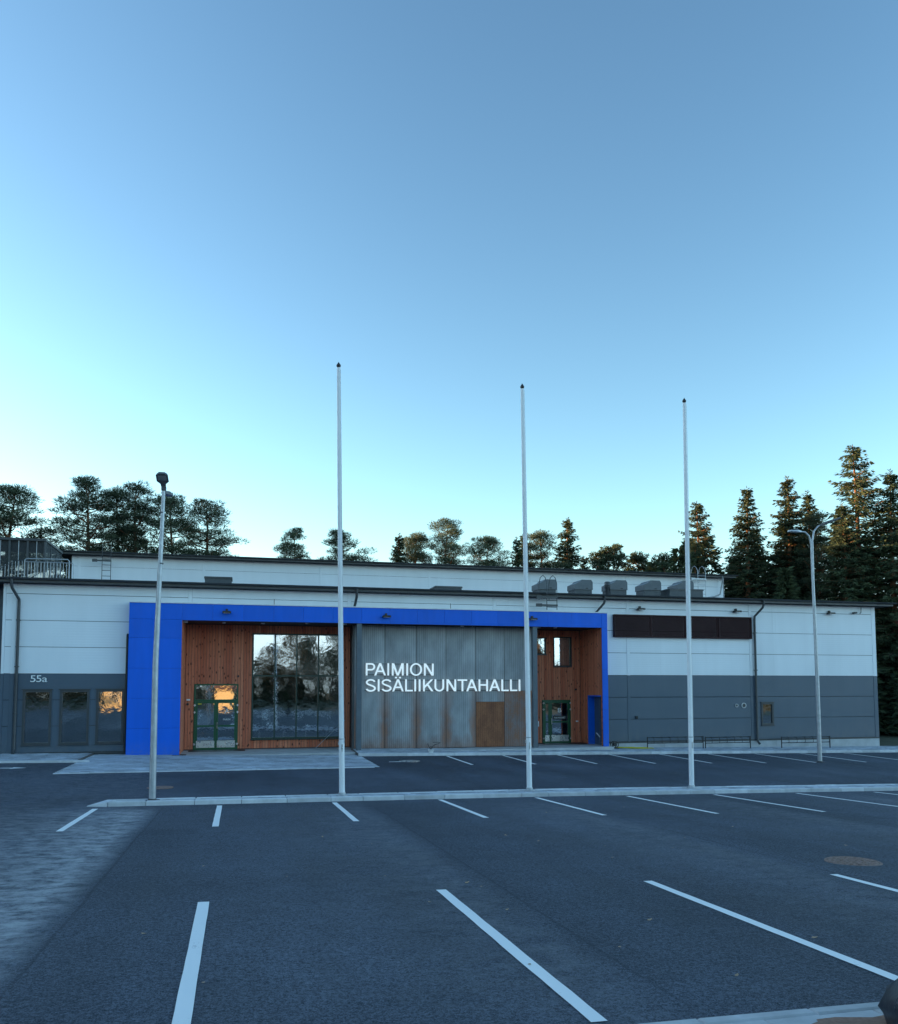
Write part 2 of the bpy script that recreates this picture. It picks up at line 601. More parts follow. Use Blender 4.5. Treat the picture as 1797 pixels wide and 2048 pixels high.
M = dict(
    asphalt=m_asphalt(), paint=m_paint(),
    light=m_panel('light_grey_panel', (0.82, 0.86, 0.90), 60.0, 0.6),
    dark=m_panel('dark_grey_panel', (0.066, 0.100, 0.142), 125.0, 0.6),
    joint=simple('dark_joint', (0.05, 0.053, 0.056), 0.7),  # dark backing colour that shows in the panel joints
    darkmetal=simple('dark_grey_steel', (0.055, 0.06, 0.066), 0.42, 0.0, 0.1),
    roofing=simple('roof_felt', (0.06, 0.06, 0.065), 0.85, bump=0.4),
    blue=m_blue(),
    wood=m_wood(), soffit=simple('dark_soffit', (0.035, 0.03, 0.03), 0.7),
    coping=simple('white_coping', (0.72, 0.74, 0.76), 0.4),
    screen=m_screen('perforated_steel', 0), rust=m_screen('rusted_perforated_steel', 1), mottled=m_screen('mottled_perforated_steel', 2),
    green=simple('green_aluminium', (0.006, 0.085, 0.035), 0.38, 0, 0.08),
    greendark=simple('dark_green_aluminium', (0.012, 0.04, 0.03), 0.38, 0, 0.08),
    glass=m_glass('window_glass', (0.62, 0.66, 0.68), 0.46),
    darkglass=m_glass('dim_window_glass', (0.35, 0.4, 0.43), 0.45),
    steel=simple('brushed_steel', (0.55, 0.56, 0.57), 0.3, 0.9, 0.08),
    galv=simple('galvanised_steel', (0.46, 0.48, 0.50), 0.46, 0.55, 0.14, 6.0, bump=0.05),
    white=simple('white_lacquer', (0.82, 0.83, 0.84), 0.32, 0, 0.03, 1.5),
    letter=simple('white_letter', (0.86, 0.88, 0.88), 0.4, 0, 0.03),
    black=simple('black_plastic', (0.018, 0.018, 0.02), 0.45),
    concrete=simple('concrete', (0.46, 0.47, 0.48), 0.8, 0, 0.16, 2.2, 0.3, 55),
    kerb=simple('kerb_granite', (0.60, 0.62, 0.65), 0.8, 0, 0.14, 4.0, 0.45, 70, tintamt=0.15),
    paver=simple('grey_paver', (0.40, 0.435, 0.49), 0.82, 0, 0.18, 1.2, 0.4, 60, tintamt=0.28),
    slabstone=simple('paving_slab', (0.48, 0.49, 0.5), 0.8, 0, 0.2, 3.0, 0.4, 60, tintamt=0.12),
    sand=simple('joint_sand', (0.13, 0.125, 0.12), 0.9, bump=0.5, bscale=120),
    redsand=simple('reddish_sand', (0.30, 0.17, 0.12), 0.95, 0, 0.2, 30, 0.6, 150),
    earth=simple('forest_ground', (0.055, 0.06, 0.03), 0.95, 0, 0.4, 0.8, 0.5, 8),
    louvre=simple('louvre_slat', (0.060, 0.030, 0.030), 0.8, 0, 0.15, spec=0.15),
    interior=simple('interior_wall', (0.20, 0.20, 0.20), 0.8),
    intfloor=simple('interior_floor', (0.12, 0.12, 0.125), 0.5),
    table=simple('pale_table', (0.62, 0.64, 0.66), 0.4),
    yellow=simple('yellow_rubber', (0.52, 0.46, 0.035), 0.5),
    leaf=simple('dry_leaf', (0.40, 0.28, 0.17), 0.8, 0, 0.3, 3.0),
    manhole=m_manhole(), bark=m_bark(),
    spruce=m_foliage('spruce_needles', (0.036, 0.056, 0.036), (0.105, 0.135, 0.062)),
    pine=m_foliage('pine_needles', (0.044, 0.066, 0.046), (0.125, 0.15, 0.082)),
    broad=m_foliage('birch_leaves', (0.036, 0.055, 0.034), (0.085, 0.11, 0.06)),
    autumn=m_foliage('autumn_leaves', (0.12, 0.07, 0.03), (0.30, 0.17, 0.06)),
    housewall=simple('yellow_render', (0.62, 0.45, 0.24), 0.85, 0, 0.08, 1.0),
    whitewall=simple('white_render', (0.72, 0.70, 0.66), 0.85, 0, 0.06, 1.0),
    tiles=simple('brown_roof_tile', (0.12, 0.065, 0.05), 0.8, 0, 0.2),
)

M['vinyl'] = simple('white_vinyl', (0.86, 0.88, 0.88), 0.4, 0, 0.03)
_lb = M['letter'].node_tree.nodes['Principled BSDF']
_lb.inputs['Emission Color'].default_value = (0.80, 0.95, 1.0, 1)      # faint glow added so the sign letters read brighter than plain white
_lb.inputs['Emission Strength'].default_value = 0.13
# ------------------------------------------------------------------ ground
def sheet(name, xs, ys, dz, m, kind='structure'):
    vs = [(x, y, ground_z(x, y) + dz) for y in ys for x in xs]
    n = len(xs)
    fs = [(j * n + i, j * n + i + 1, (j + 1) * n + i + 1, (j + 1) * n + i) for j in range(len(ys) - 1) for i in range(n - 1)]
    b = MB()
    b.add(vs, fs)
    return b.build(name, m, kind=kind)


sheet('ground', [-900, -200, -40, 60, 200, 900], [-900, -200, -35, 0, 22, 32.6, 60, 200, 900], -0.12, M['earth'])
lot = sheet('asphalt_lot', [x for x in range(-40, 62, 2)], [-14, -7, 0] + list(np.arange(2, 22.1, 2)) + list(np.arange(24.12, 32.7, 2.12)) + [34.6], 0.0, M['asphalt'])


def ground_strip(name, x0, x1, y0, y1, dz, m, parent, seg=8, jag=0.0):
    b = MB()
    vs, fs = [], []
    for i in range(seg + 1):
        y = y0 + (y1 - y0) * i / seg
        ja = rng.uniform(-jag, jag) if 0 < i < seg else 0
        jb = rng.uniform(-jag, jag) if 0 < i < seg else 0
        for x in (x0 + ja, x1 + jb):
            vs.append((x, y, ground_z(x, y) + dz))
    for i in range(seg):
        fs.append((2 * i, 2 * i + 1, 2 * i + 3, 2 * i + 2))
    b.add(vs, fs)
    return b.build(name, m, parent)


NEAR = [(-2.80, 18.43, 14.86), (-0.335, 18.68, 15.04), (2.17, 18.94, 15.35), (4.71, 19.22, 15.45), (7.19, 19.35, 15.43),
        (9.66, 19.36, 15.29), (12.17, 19.4, 15.2), (14.67, 19.4, 15.2), (17.17, 19.4, 15.2), (19.67, 19.4, 15.2)]
FRONT = [(-0.30, 8.89, 4.76), (2.21, 8.98, 4.86), (4.71, 8.96, 4.80), (7.20, 8.87, 4.80), (9.7, 8.87, 4.80), (-2.8, 8.85, 4.8)]
FAR = [(8.35, 32.85, 29.1), (10.8, 33.0, 29.1), (13.25, 33.0, 29.05), (15.65, 33.0, 28.95), (18.05, 33.0, 28.9), (20.4, 32.95, 28.8),
       (22.75, 32.9, 28.8), (25.15, 32.9, 28.8), (27.5, 32.9, 28.8)]
for x, ya, yb in NEAR + FRONT + FAR:
    ground_strip('parking_line', x - 0.056, x + 0.056, yb, ya, 0.006, M['paint'], lot, 14, 0.003)
# white arrow head and patch painted near the left kerb
b = MB()
aw = [(-7.9, 29.25), (-7.0, 29.2), (-7.0, 29.05), (-6.55, 29.35), (-7.0, 29.6), (-7.0, 29.42), (-7.9, 29.42)]
b.add([(x, y, ground_z(x, y) + 0.006) for x, y in aw], [tuple(range(len(aw)))])
b.build('road_arrow', M['paint'], lot)

# ---- island with kerb stones and bricks
FP = [(-2.72, 18.85), (1.4, 19.15), (7.6, 19.62), (15.0, 19.72), (60.0, 19.9)]
BP = [(-2.45, 19.45), (1.45, 19.95), (8.0, 20.72), (15.5, 20.85), (60.0, 21.1)]


def poly_y(P, x):
    for (xa, ya), (xb, yb) in zip(P, P[1:]):
        if x <= xb:
            return ya + (yb - ya) * (x - xa) / (xb - xa)
    return P[-1][1]


b = MB()
xs = list(np.arange(-2.6, 42.1, 2.0))
for xa, xb in zip(xs, xs[1:]):
    pts = [(xa, poly_y(FP, xa) + 0.06), (xb, poly_y(FP, xb) + 0.06), (xb, poly_y(BP, xb) - 0.06), (xa, poly_y(BP, xa) - 0.06)]
    b.slabtop(pts, [ground_z(*p) - 0.05 for p in pts], [ground_z(*p) + 0.075 for p in pts], 0.0)
island = b.build('kerb_island', M['sand'], kind='structure')
x = -2.62
i = 0
while x < 34:
    L = 1.0 if i % 5 else 0.75
    for P, sgn in ((FP, 1), (BP, -1)):
        xa, xb = x + 0.006, x + L - 0.006
        w = 0.14 * sgn
        pts = [(xa, poly_y(P, xa)), (xb, poly_y(P, xb)), (xb, poly_y(P, xb) + w), (xa, poly_y(P, xa) + w)]
        if sgn < 0:
            pts = [pts[3], pts[2], pts[1], pts[0]]
        dz = rng.uniform(-0.004, 0.004)
        mb = MB()
        mb.slabtop(pts, [ground_z(*p) - 0.06 for p in pts], [ground_z(*p) + 0.105 + dz for p in pts], 0.018, rng.random())
        mb.build('kerb_stone', M['kerb'], island)
    x += L
    i += 1
# sloping end stone at the left tip
mb = MB()
pts = [(-3.05, 18.95), (-2.64, 18.85), (-2.48, 19.44), (-2.7, 19.44)]
mb.slabtop(pts, [ground_z(*p) - 0.06 for p in pts], [ground_z(*pts[0]) + 0.02] + [ground_z(*p) + 0.10 for p in pts[1:]], 0.012, 0.6)
mb.build('kerb_stone', M['kerb'], island)
b = MB()
x = -2.45
while x < 34:
    ya, yb = poly_y(FP, x) + 0.15, poly_y(BP, x) - 0.15
    nrow = max(2, round((yb - ya) / 0.14))
    for r in range(nrow):
        y0 = ya + (yb - ya) * r / nrow
        y1 = ya + (yb - ya) * (r + 1) / nrow
        o = 0.105 if r % 2 else 0
        pts = [(x + o + .004, y0 + .004), (x + o + .206, y0 + .004), (x + o + .206, y1 - .004), (x + o + .004, y1 - .004)]
        h = 0.088 + rng.uniform(-0.004, 0.004)
        b.slabtop(pts, [ground_z(*p) + 0.04 for p in pts], [ground_z(*p) + h for p in pts], 0.008, rng.random())
    x += 0.21
b.build('brick_paving', M['paver'], island, kind='stuff')

# ---- brick forecourt in front of the main entrance
def court_z(x, y):
    return ground_z(x, y) + 0.004


b = MB()
gx = np.linspace(-5.4, 4.72, 7)
for xa, xb in zip(gx, gx[1:]):
    for ya, yb in ((0, .5), (.5, 1)):
        f = lambda x, t: (27.3 + (x + 5.35) * 0.12) * (1 - t) + 34.92 * t
        pts = [(xa, f(xa, ya)), (xb, f(xb, ya)), (xb, f(xb, yb)), (xa, f(xa, yb))]
        b.add([(p[0], p[1], court_z(*p)) for p in pts], [(0, 1, 2, 3)])
court = b.build('forecourt', M['sand'], kind='structure')
b = MB()
y = 27.3
row = 0
while y < 34.75:
    x = -5.38 + (0.14 if row % 2 else 0)
    while x < 4.6:
        if y > 27.34 + (x + 5.35) * 0.12 and (y < 33.8 or x < -2.6):
            pts = [(x + .005, y + .005), (x + .275, y + .005), (x + .275, y + .135), (x + .005, y + .135)]
            h = 0.016 + rng.uniform(-0.004, 0.004)
            t = min(max(0.5 + 0.35 * math.sin(x * 1.3 + y * 2.1) * math.sin(y * 1.7) + rng.uniform(-.4, .4), 0), 1)
            b.slabtop(pts, [court_z(*p) - 0.01 for p in pts], [court_z(*p) + h for p in pts], 0.005, t)
        x += 0.28
    y += 0.14
    row += 1
b.build('brick_paving', M['paver'], court, kind='stuff')
# pale edging bar along the forecourt front
for k in range(10):
    x0 = -5.36 + k
    mb = MB()
    pts = [(x0 + .005, 27.2 + (x0 + 5.35) * .12), (x0 + .995, 27.2 + (x0 + 6.35) * .12), (x0 + .995, 27.32 + (x0 + 6.35) * .12), (x0 + .005, 27.32 + (x0 + 5.35) * .12)]
    mb.slabtop(pts, [court_z(*p) - .02 for p in pts], [court_z(*p) + .018 for p in pts], .006, rng.random())
    mb.build('edging_stone', M['kerb'], court)

# ---- pavement along the building with its kerb
YK = 33.15
def pave_z(x, y):
    k0 = ground_z(x, YK) + 0.115
    return k0 + max(0, (y - YK)) * 0.035


b = MB()
for x0, x1, y0 in ((4.74, 36.0, YK + 0.1), (-36.0, -5.42, 31.4)):
    gx = np.linspace(x0, x1, 12)
    for xa, xb in zip(gx, gx[1:]):
        pts = [(xa, y0), (xb, y0), (xb, 35.2), (xa, 35.2)]
        if x0 < 0:
            zt = [ground_z(*p) + 0.06 for p in pts]
        else:
            zt = [pave_z(*p) - 0.012 for p in pts]
        b.slabtop(pts, [z - 0.3 for z in zt], zt, 0.0)
pavement = b.build('pavement', M['sand'], kind='structure')
x = 4.75
while x < 33:
    mb = MB()
    pts = [(x + .005, YK), (x + .995, YK), (x + .995, YK + .14), (x + .005, YK + .14)]
    mb.slabtop(pts, [ground_z(*p) - .1 for p in pts], [ground_z(*p) + .115 for p in pts], .015, rng.random())
    mb.build('kerb_stone', M['kerb'], pavement)
    x += 1.0
x = -14.0
while x < -5.6:
    mb = MB()
    pts = [(x + .005, 31.28), (x + .995, 31.28), (x + .995, 31.42), (x + .005, 31.42)]
    mb.slabtop(pts, [ground_z(*p) - .1 for p in pts], [ground_z(*p) + .08 for p in pts], .015, rng.random())
    mb.build('kerb_stone', M['kerb'], pavement)
    x += 1.0
b = MB()
for (xa, xb, ya, left) in ((4.76, 33.0, YK + 0.15, False), (-14.0, -5.45, 31.44, True)):
    y = ya
    row = 0
    while y < 34.85:
        x = xa + (0.14 if row % 2 else 0)
        while x < xb - 0.27:
            pts = [(x + .005, y + .005), (x + .275, y + .005), (x + .275, y + .135), (x + .005, y + .135)]
            zf = (lambda p: ground_z(*p) + 0.066) if left else (lambda p: pave_z(*p))
            h = rng.uniform(-0.004, 0.004)
            b.slabtop(pts, [zf(p) - 0.03 for p in pts], [zf(p) + h for p in pts], 0.005, rng.random())
            x += 0.28
        y += 0.14
        row += 1
b.build('brick_paving', M['paver'], pavement, kind='stuff')

# ---- near pavement where the photographer stands (only its edge is in view)
b = MB()
b.slabtop([(-12, 1.0), (14, 1.0), (14, 4.62), (-12, 4.62)], [ground_z(-12, 1) - .1, ground_z(14, 1) - .1, ground_z(14, 4.6) - .1, ground_z(-12, 4.6) - .1],
          [ground_z(-12, 1) + .01, ground_z(14, 1) + .01, ground_z(14, 4.6) + .01, ground_z(-12, 4.6) + .01], 0.0)
near_pave = b.build('near_pavement', M['sand'], kind='structure')
for i in range(8):
    x0 = 1.2 + i * 0.8
    mb = MB()
    pts = [(x0 + .004, 4.62), (x0 + .796, 4.62), (x0 + .796, 4.72), (x0 + .004, 4.72)]
    mb.slabtop(pts, [ground_z(*p) - .1 for p in pts], [ground_z(*p) + .03 for p in pts], .012, rng.random())
    mb.build('kerb_stone', M['slabstone'], near_pave)
for r in range(6):
    for i in range(16):
        x0 = 1.2 + i * 0.4 + (0.2 if r % 2 else 0)
        y0 = 4.61 - (r + 1) * 0.2
        mb = MB()
        pts = [(x0 + .004, y0 + .004), (x0 + .396, y0 + .004), (x0 + .396, y0 + .196), (x0 + .004, y0 + .196)]
        mb.slabtop(pts, [ground_z(*p) - .03 for p in pts], [ground_z(*p) + .026 + rng.uniform(-.002, .002) for p in pts], .006, rng.random())
        mb.build('paving_slab', M['slabstone'], near_pave)
# reddish sand swept over the slabs
b = MB()
n = 26
pts = []
for k in range(n):
    a = 2 * math.pi * k / n
    rr = 1 + 0.35 * math.sin(3 * a + 1) + 0.2 * math.sin(7 * a)
    pts.append((3.85 + 0.42 * rr * math.cos(a), 4.42 + 0.085 * rr * math.sin(a)))
b.add([(x, y, ground_z(x, y) + 0.032) for x, y in pts], [tuple(range(n))])
b.build('sand_patch', M['redsand'], near_pave, kind='stuff')

# ------------------------------------------------------------------ the sports hall
YF, YP, YB, YS, YH = 34.905, 34.365, 36.89, 35.30, 47.84
XL, XR = -8.83, 31.31
PX0, PX1, PI0, PI1, PZ, PT = -4.18, 16.28, -2.19, 16.0, 5.30, 5.965
hall = empty('sports_hall', (11.2, 41.0, -0.1), 'long grey sports hall with blue entrance portal and timber recess', 'building')
FL = -0.06                               # floor level of the recess


def rects(x0, x1, z0, z1, holes):
    """split a rectangle around rectangular holes"""
    xs = sorted({x0, x1} | {h[i] for h in holes for i in (0, 1) if x0 < h[i] < x1})
    zs = sorted({z0, z1} | {h[i] for h in holes for i in (2, 3) if z0 < h[i] < z1})
    out = []
    for xa, xb in zip(xs, xs[1:]):
        for za, zb in zip(zs, zs[1:]):
            xm, zm = (xa + xb) / 2, (za + zb) / 2
            if not any(h[0] < xm < h[1] and h[2] < zm < h[3] for h in holes):
                out.append((xa, xb, za, zb))
    return out


WINL = [(-7.97, -7.04, 0.45, 2.47), (-6.65, -5.68, 0.45, 2.47), (-5.33, -4.40, 0.46, 2.48)]
SWIN = (24.60, 25.19, 0.82, 1.80)
DOORA = (-1.79, 0.04, FL, 2.76)
BIGW = (0.60, 4.46, 0.38, 4.98)
DOORB = (14.06, 15.48, FL, 2.0)
WB1 = (13.05, 14.26, 4.17, 4.98)
WB2 = (14.64, 15.53, 3.60, 5.02)

# backing wall (seen only in the joints)
w = MB()
for r in rects(XL, PI0, -0.4, 6.66, WINL):
    w.box(r[0], r[1], YF + 0.03, YF + 0.25, r[2], r[3])
for r in rects(PI1 + 0.36, XR, -0.5, 6.66, [SWIN]) + [(PI1 + 0.02, PI1 + 0.36, 2.25, 6.66)]:
    w.box(r[0], r[1], YF + 0.03, YF + 0.25, r[2], r[3])
w.box(PI0, PI1 + 0.02, YF + 0.03, YF + 0.25, 5.42, 6.66)
w.box(XR - 0.25, XR, YF + 0.25, YH, -0.5, 6.66)
w.box(XL, XL + 0.25, YF + 0.25, YH, -0.4, 6.66)
wall = w.build('wall', M['joint'], hall)
# dark return wing left of the corner
MB().box(-16, XL - 0.003, YF + 1.2, YF + 1.4, -0.4, 6.66).build('wing_wall', M['dark'], hall)

ZR = [0.10, 1.12, 2.135, 3.15, 4.19, 5.225, 6.26, 6.655]
JX = [-8.426, -1.926, 4.574, 11.074, 17.574, 24.074]
LOUV = (16.81, 24.05, 4.92, 5.97)


def wall_panels(x0, x1, rows, holes, bottom=None):
    for za, zb in zip(rows, rows[1:]):
        m = M['dark'] if zb < 3.2 else M['light']
        rs = rects(x0, x1, za, zb, holes)
        for r in rs:
            g0 = 0.010
            mb = MB()
            mb.panel(r[0] + (0.004 if r[0] == x0 else 0), r[1] - (0.004 if r[1] == x1 else 0), r[2] + (g0 if r[2] == za else 0), r[3] - (g0 if r[3] == zb else 0), YF, YF + 0.03, 0.004 if len(rs) == 1 else 0.0)
            mb.build('wall_panel', m, wall)


def cover(x, za, zb, w=0.075, y=YF):
    for a, c_, m in ((za, min(zb, 3.15), 'dark'), (max(za, 3.15), zb, 'light')):
        if c_ - a > 0.01:
            MB().panel(x - w, x + w, a, c_ - 0.002, y - 0.014, y + 0.02, 0.004).build('joint_strip', M[m], wall)


wall_panels(XL + 0.10, -8.50, ZR, [])
wall_panels(-8.35, -4.24, ZR[:6], WINL)
wall_panels(-8.35, -2.0, ZR[5:], [])
for xa, xb in ((-1.85, 4.50), (4.65, 11.0), (11.15, 16.1)):
    wall_panels(xa, xb, ZR[6:], [])
    MB().panel(xa + .004, xb - .004, 5.5, 6.254, YF, YF + 0.03, 0.004).build('wall_panel', M['light'], wall)
wall_panels(16.1, 17.50, ZR, [])
wall_panels(17.65, 24.0, ZR, [])
wall_panels(24.15, XR - 0.22, ZR, [SWIN])
for x in JX:
    lo = 0.10 if (x < -4.3 or x > 16.3) else 5.5
    cover(x, lo, 6.65)
cover(XR - 0.11, 0.10, 6.65, 0.11)
cover(XL + 0.05, 0.10, 6.65, 0.05)
# dark sill rail at the foot of the dark panels
for xa, xb in ((XL, PX0 - 0.05), (PX1 + 0.02, XR)):
    MB().panel(xa, xb, 0.03, 0.097, YF - 0.03, YF + 0.03, 0.006).build('base_flashing', M['darkmetal'], hall)
MB().box(XL, PX0 - 0.05, YF + 0.005, YF + 0.24, -0.35, 0.03).build('plinth', M['darkmetal'], hall)
for k in range(5):
    xa = 16.35 + k * 3.0
    MB().panel(xa + .005, min(xa + 2.995, XR), -0.75, 0.028, YF - 0.012, YF + 0.028, 0.004).build('plinth', M['coping'] if False else M['concrete'], hall)

# side wall cladding (right gable end) in two tones
MB().box(XR + .001, XR + .03, YF + .06, YH, 3.15, 6.65).build('gable_wall', M['light'], hall)
MB().box(XR + .001, XR + .03, YF + .06, YH, -0.5, 3.147).build('gable_wall', M['dark'], hall)

# ---- lower roof, gutter, downpipes
rf = MB()
rf.box(-18.0, 32.0, 34.47, YH + 0.2, 6.665, 6.80)
roof = rf.build('roof', M['roofing'], hall)
MB().panel(-18.0, 32.02, 6.655, 6.845, 34.43, 34.469, 0.006).build('fascia', M['darkmetal'], roof)
g = MB()
prof = [(math.cos(a) * 0.075, math.sin(a) * 0.075) for a in np.linspace(0, -math.pi, 9)]
prof2 = [(math.cos(a) * 0.066, math.sin(a) * 0.066) for a in np.linspace(-math.pi, 0, 9)]
pr = prof + prof2
vs = [(x, 34.35 + p[0], 6.83 + p[1]) for x in (-18.0, 32.15) for p in pr]
n = len(pr)
g.add(vs, [(i, (i + 1) % n, n + (i + 1) % n, n + i) for i in range(n)] + [tuple(range(n)), tuple(reversed(range(n, 2 * n)))])
g.build('gutter', M['darkmetal'], roof, smooth=True)


def downpipe(x, z0, bend=0.25, full=True):
    mb = MB()
    pth = [(x, 34.36, 6.76), (x, 34.38, 6.55), (x - bend * 0.1, 34.42, 6.42), (x - bend, YF - 0.10, 6.02), (x - bend, YF - 0.09, 5.85)]
    pth = [(p[0] + bend, p[1], p[2]) for p in pth]
    if full:
        pth += [(x, YF - 0.09, 3), (x, YF - 0.09, z0 + 0.25), (x, YF - 0.12, z0 + 0.14), (x, YF - 0.24, z0 + 0.04)]
    mb.tube(pth, 0.055, 12)
    o = mb.build('downpipe', M['darkmetal'], hall, smooth=True)
    if full:
        for z in (5.2, 3.4, 1.6):
            MB().box(x - .07, x + .07, YF - .15, YF - .015, z, z + .035).build('pipe_clamp', M['darkmetal'], o)
    return o


downpipe(-8.25, 0.05, -0.18)
downpipe(24.26, -0.15, 0.22)
downpipe(4.78, 0, 0.04, False)
downpipe(15.92, 0, 0.26, False)
mb = MB()
mb.tube([(-4.27, YF - 0.02, 4.72), (-4.27, YF - 0.08, 4.66), (-4.27, YF - 0.10, 4.5), (-4.27, YF - 0.10, 0.05)], 0.05, 10)
mb.build('downpipe', M['black'], hall, smooth=True)

# ---- upper hall
w = MB()
w.box(-8.86, 31.1, YH + 0.03, YH + 26, 6.7, 9.85)
upper = w.build('upper_wall', M['joint'], hall)
UJ = [-8.86, -8.45, -1.94, 4.58, 11.08, 17.56, 24.05, 30.7, 31.1]
for xa, xb in zip(UJ, UJ[1:]):
    for za, zb in ((6.9, 8.16), (8.16, 9.21), (9.21, 9.80)):
        c = 0.06
        MB().panel(xa + c, xb - c, za + 0.006, zb - 0.006, YH, YH + 0.03, 0.004).build('wall_panel', M['light'], upper)
for x in UJ[1:-1]:
    MB().panel(x - .07, x + .07, 6.9, 9.795, YH - 0.014, YH + 0.02, 0.004).build('joint_strip', M['light'], upper)
MB().box(31.101, 31.13, YH + .05, YH + 26, 6.8, 9.8).build('gable_wall', M['light'], upper)
rf = MB()
rf.box(-9.45, 31.68, YH - 0.5, YH + 26.5, 9.80, 9.93)
uroof = rf.build('upper_roof', M['roofing'], hall)
MB().panel(-9.46, 31.69, 9.785, 9.965, YH - 0.54, YH - 0.502, 0.006).build('fascia', M['darkmetal'], uroof)
vs = [(x, YH - 0.62 + p[0], 9.95 + p[1]) for x in (-9.5, 31.75) for p in pr]
MB().add(vs, [(i, (i + 1) % n, n + (i + 1) % n, n + i) for i in range(n)] + [tuple(range(n)), tuple(reversed(range(n, 2 * n)))]).build('gutter', M['darkmetal'], uroof, smooth=True)

# ---- blue portal
p = MB()
p.box(PX0 + .02, PI0 - .01, YP + 0.03, YF + 0.02, FL - 0.15, PT - 0.05)
p.box(PI1 + .01, PX1 - .02, YP + 0.03, 34.54, FL - 0.3, 2.25)
p.box(PI1 + .01, PX1 - .02, YP + 0.03, YF + 0.02, 2.25, PT - 0.05)
p.box(PI0 - .01, PI1 + .01, YP + 0.03, YF + 0.02, PZ + 0.02, PT - 0.05)
portal = p.build('portal', M['joint'], hall)
pz = [FL - 0.005, 1.01, 2.19, 3.37, 4.57, 5.32, PT]
for za, zb in zip(pz, pz[1:]):
    MB().panel(PX0, PI0, za + .0025, zb - .0025, YP, YP + .03, .003, rng.random()).build('cladding_panel', M['blue'], portal)
hx = [PI0, -1.01, 0.20, 1.40, 2.60, 3.82, 5.03, 6.23, 7.42, 8.63, 9.85, 11.05, 12.25, 13.4, 14.55, PI1]
for xa, xb in zip(hx, hx[1:]):
    MB().panel(xa + .0025, xb - .0025, PZ, PT, YP, YP + .03, .003, rng.random()).build('cladding_panel', M['blue'], portal)
for za, zb in zip([-0.12, 1.6, 3.4, 5.3], [1.6, 3.4, 5.3, PT]):
    MB().panel(PI1 + .004, PX1, za + .0025, zb - .0025, YP, YP + .03, .003, rng.random()).build('cladding_panel', M['blue'], portal)
# outer side faces and top coping
MB().box(PX1 - .019, PX1 - .001, YP + .031, YF - .016, -0.12, PT - .001).build('cladding_panel', M['blue'], portal)
MB().box(PX0 + .001, PX0 + .019, YP + .031, YF - .016, FL - .005, PT - .001).build('cladding_panel', M['blue'], portal)
x = PX0 - 0.02
while x < PX1:
    xb = min(x + 1.2, PX1 + .02)
    MB().box(x + .002, xb - .002, YP - 0.03, YF - 0.016, PT + .001, PT + .045).build('coping', M['coping'], portal)
    x += 1.2
# soffit with small round lamps
MB().box(PI0, PI1, YP + .035, YB, PZ + 0.03, PZ + 0.09).build('soffit', M['soffit'], portal)
for x in (-0.6, 1.0, 2.8, 4.4, 6.2, 7.0, 9.6, 10.2, 13.2, 14.0):
    mb = MB().lathe([(0.07, 0), (0.085, 0.02), (0.085, 0.05)], (x, 35.0 + (0.5 if int(x * 10) % 4 else 0), PZ - 0.02), 14)
    mb.build('ceiling_lamp', M['steel'], portal, smooth=True)

# ---- floor slab of the recess
fl = MB()
pts = [(PI0 - 0.1, 33.95), (4.75, 33.95), (4.75, 37.2), (PI0 - 0.1, 37.2)]
fl.slabtop(pts, -0.5, FL, 0.006)
pts = [(4.752, 34.0), (16.35, 34.0), (16.35, 37.2), (4.752, 37.2)]
fl.slabtop(pts, -0.6, FL, 0.006)
fl.build('floor_slab', M['concrete'], hall)

# ---- timber recess: boards as real strips with gaps
def planks(name, axis, a0, a1, z0, z1, pos, holes, depth=0.022):
    mb = MB()
    a = a0
    while a < a1 - 0.01:
        wd = min(0.118, a1 - a)
        spans = [(z0, z1)]
        for h in holes:
            if h[0] < a + wd / 2 < h[1]:
                ns = []
                for s in spans:
                    if h[2] > s[0]:
                        ns.append((s[0], min(s[1], h[2])))
                    if h[3] < s[1]:
                        ns.append((max(s[0], h[3]), s[1]))
                spans = [s for s in ns if s[1] - s[0] > 0.02]
        for s in spans:
            t = rng.random()
            pr_ = rng.uniform(0, 0.004)
            if axis == 'x':
                mb.panel(a + .005, a + wd - .005, s[0], s[1], pos - depth - pr_, pos, 0.005, t)
            else:
                sg = 1 if axis == 'y+' else -1     # facing +X or -X
                q = MB().panel(a + .005, a + wd - .005, s[0], s[1], -depth - pr_, 0, 0.005, t)
                vs = [((pos - v[1] * sg), v[0], v[2]) for v in q.v]
                fs = q.f if sg < 0 else [tuple(reversed(f)) for f in q.f]
                mb.add(vs, fs, t)
        a += 0.12
    return mb.build(name, M['wood'], hall, kind='stuff')


bw = MB()
holesA = [DOORA, BIGW]
for r in rects(PI0, 4.95, FL, PZ + .03, holesA):
    bw.box(r[0], r[1], YB, YB + 0.2, r[2], r[3])
holesB = [DOORB, WB1, WB2]
for r in rects(12.9, PI1 + .02, FL, PZ + .03, holesB):
    bw.box(r[0], r[1], YB, YB + 0.2, r[2], r[3])
bw.box(PI0 - 0.15, PI0 - .001, YF, YB + .2, FL, PZ + .03)
OPEN = (34.55, 35.95, FL, 2.18)            # side opening: y0, y1, z0, z1
for r in rects(YF - .3, YB + .2, FL, PZ + .03, [OPEN]):
    bw.box(PI1 + .03, PI1 + .18, r[0], r[1], r[2], r[3])
bw.box(4.952, 12.898, YB - .2, YB, FL, PZ + .03)
bw.build('recess_wall', M['joint'], hall)
planks('board_cladding', 'x', PI0 + .03, 4.88, FL + .04, PZ + .02, YB, holesA)
planks('board_cladding', 'x', 12.95, PI1 - .0, FL + .03, PZ + .02, YB, holesB)
planks('board_cladding', 'y+', YP + .06, YB - .03, FL + .02, PZ + .02, PI0 - .001, [])
planks('board_cladding', 'y-', YP + .06, YB - .03, FL + .02, PZ + .02, PI1 + .03, [OPEN])
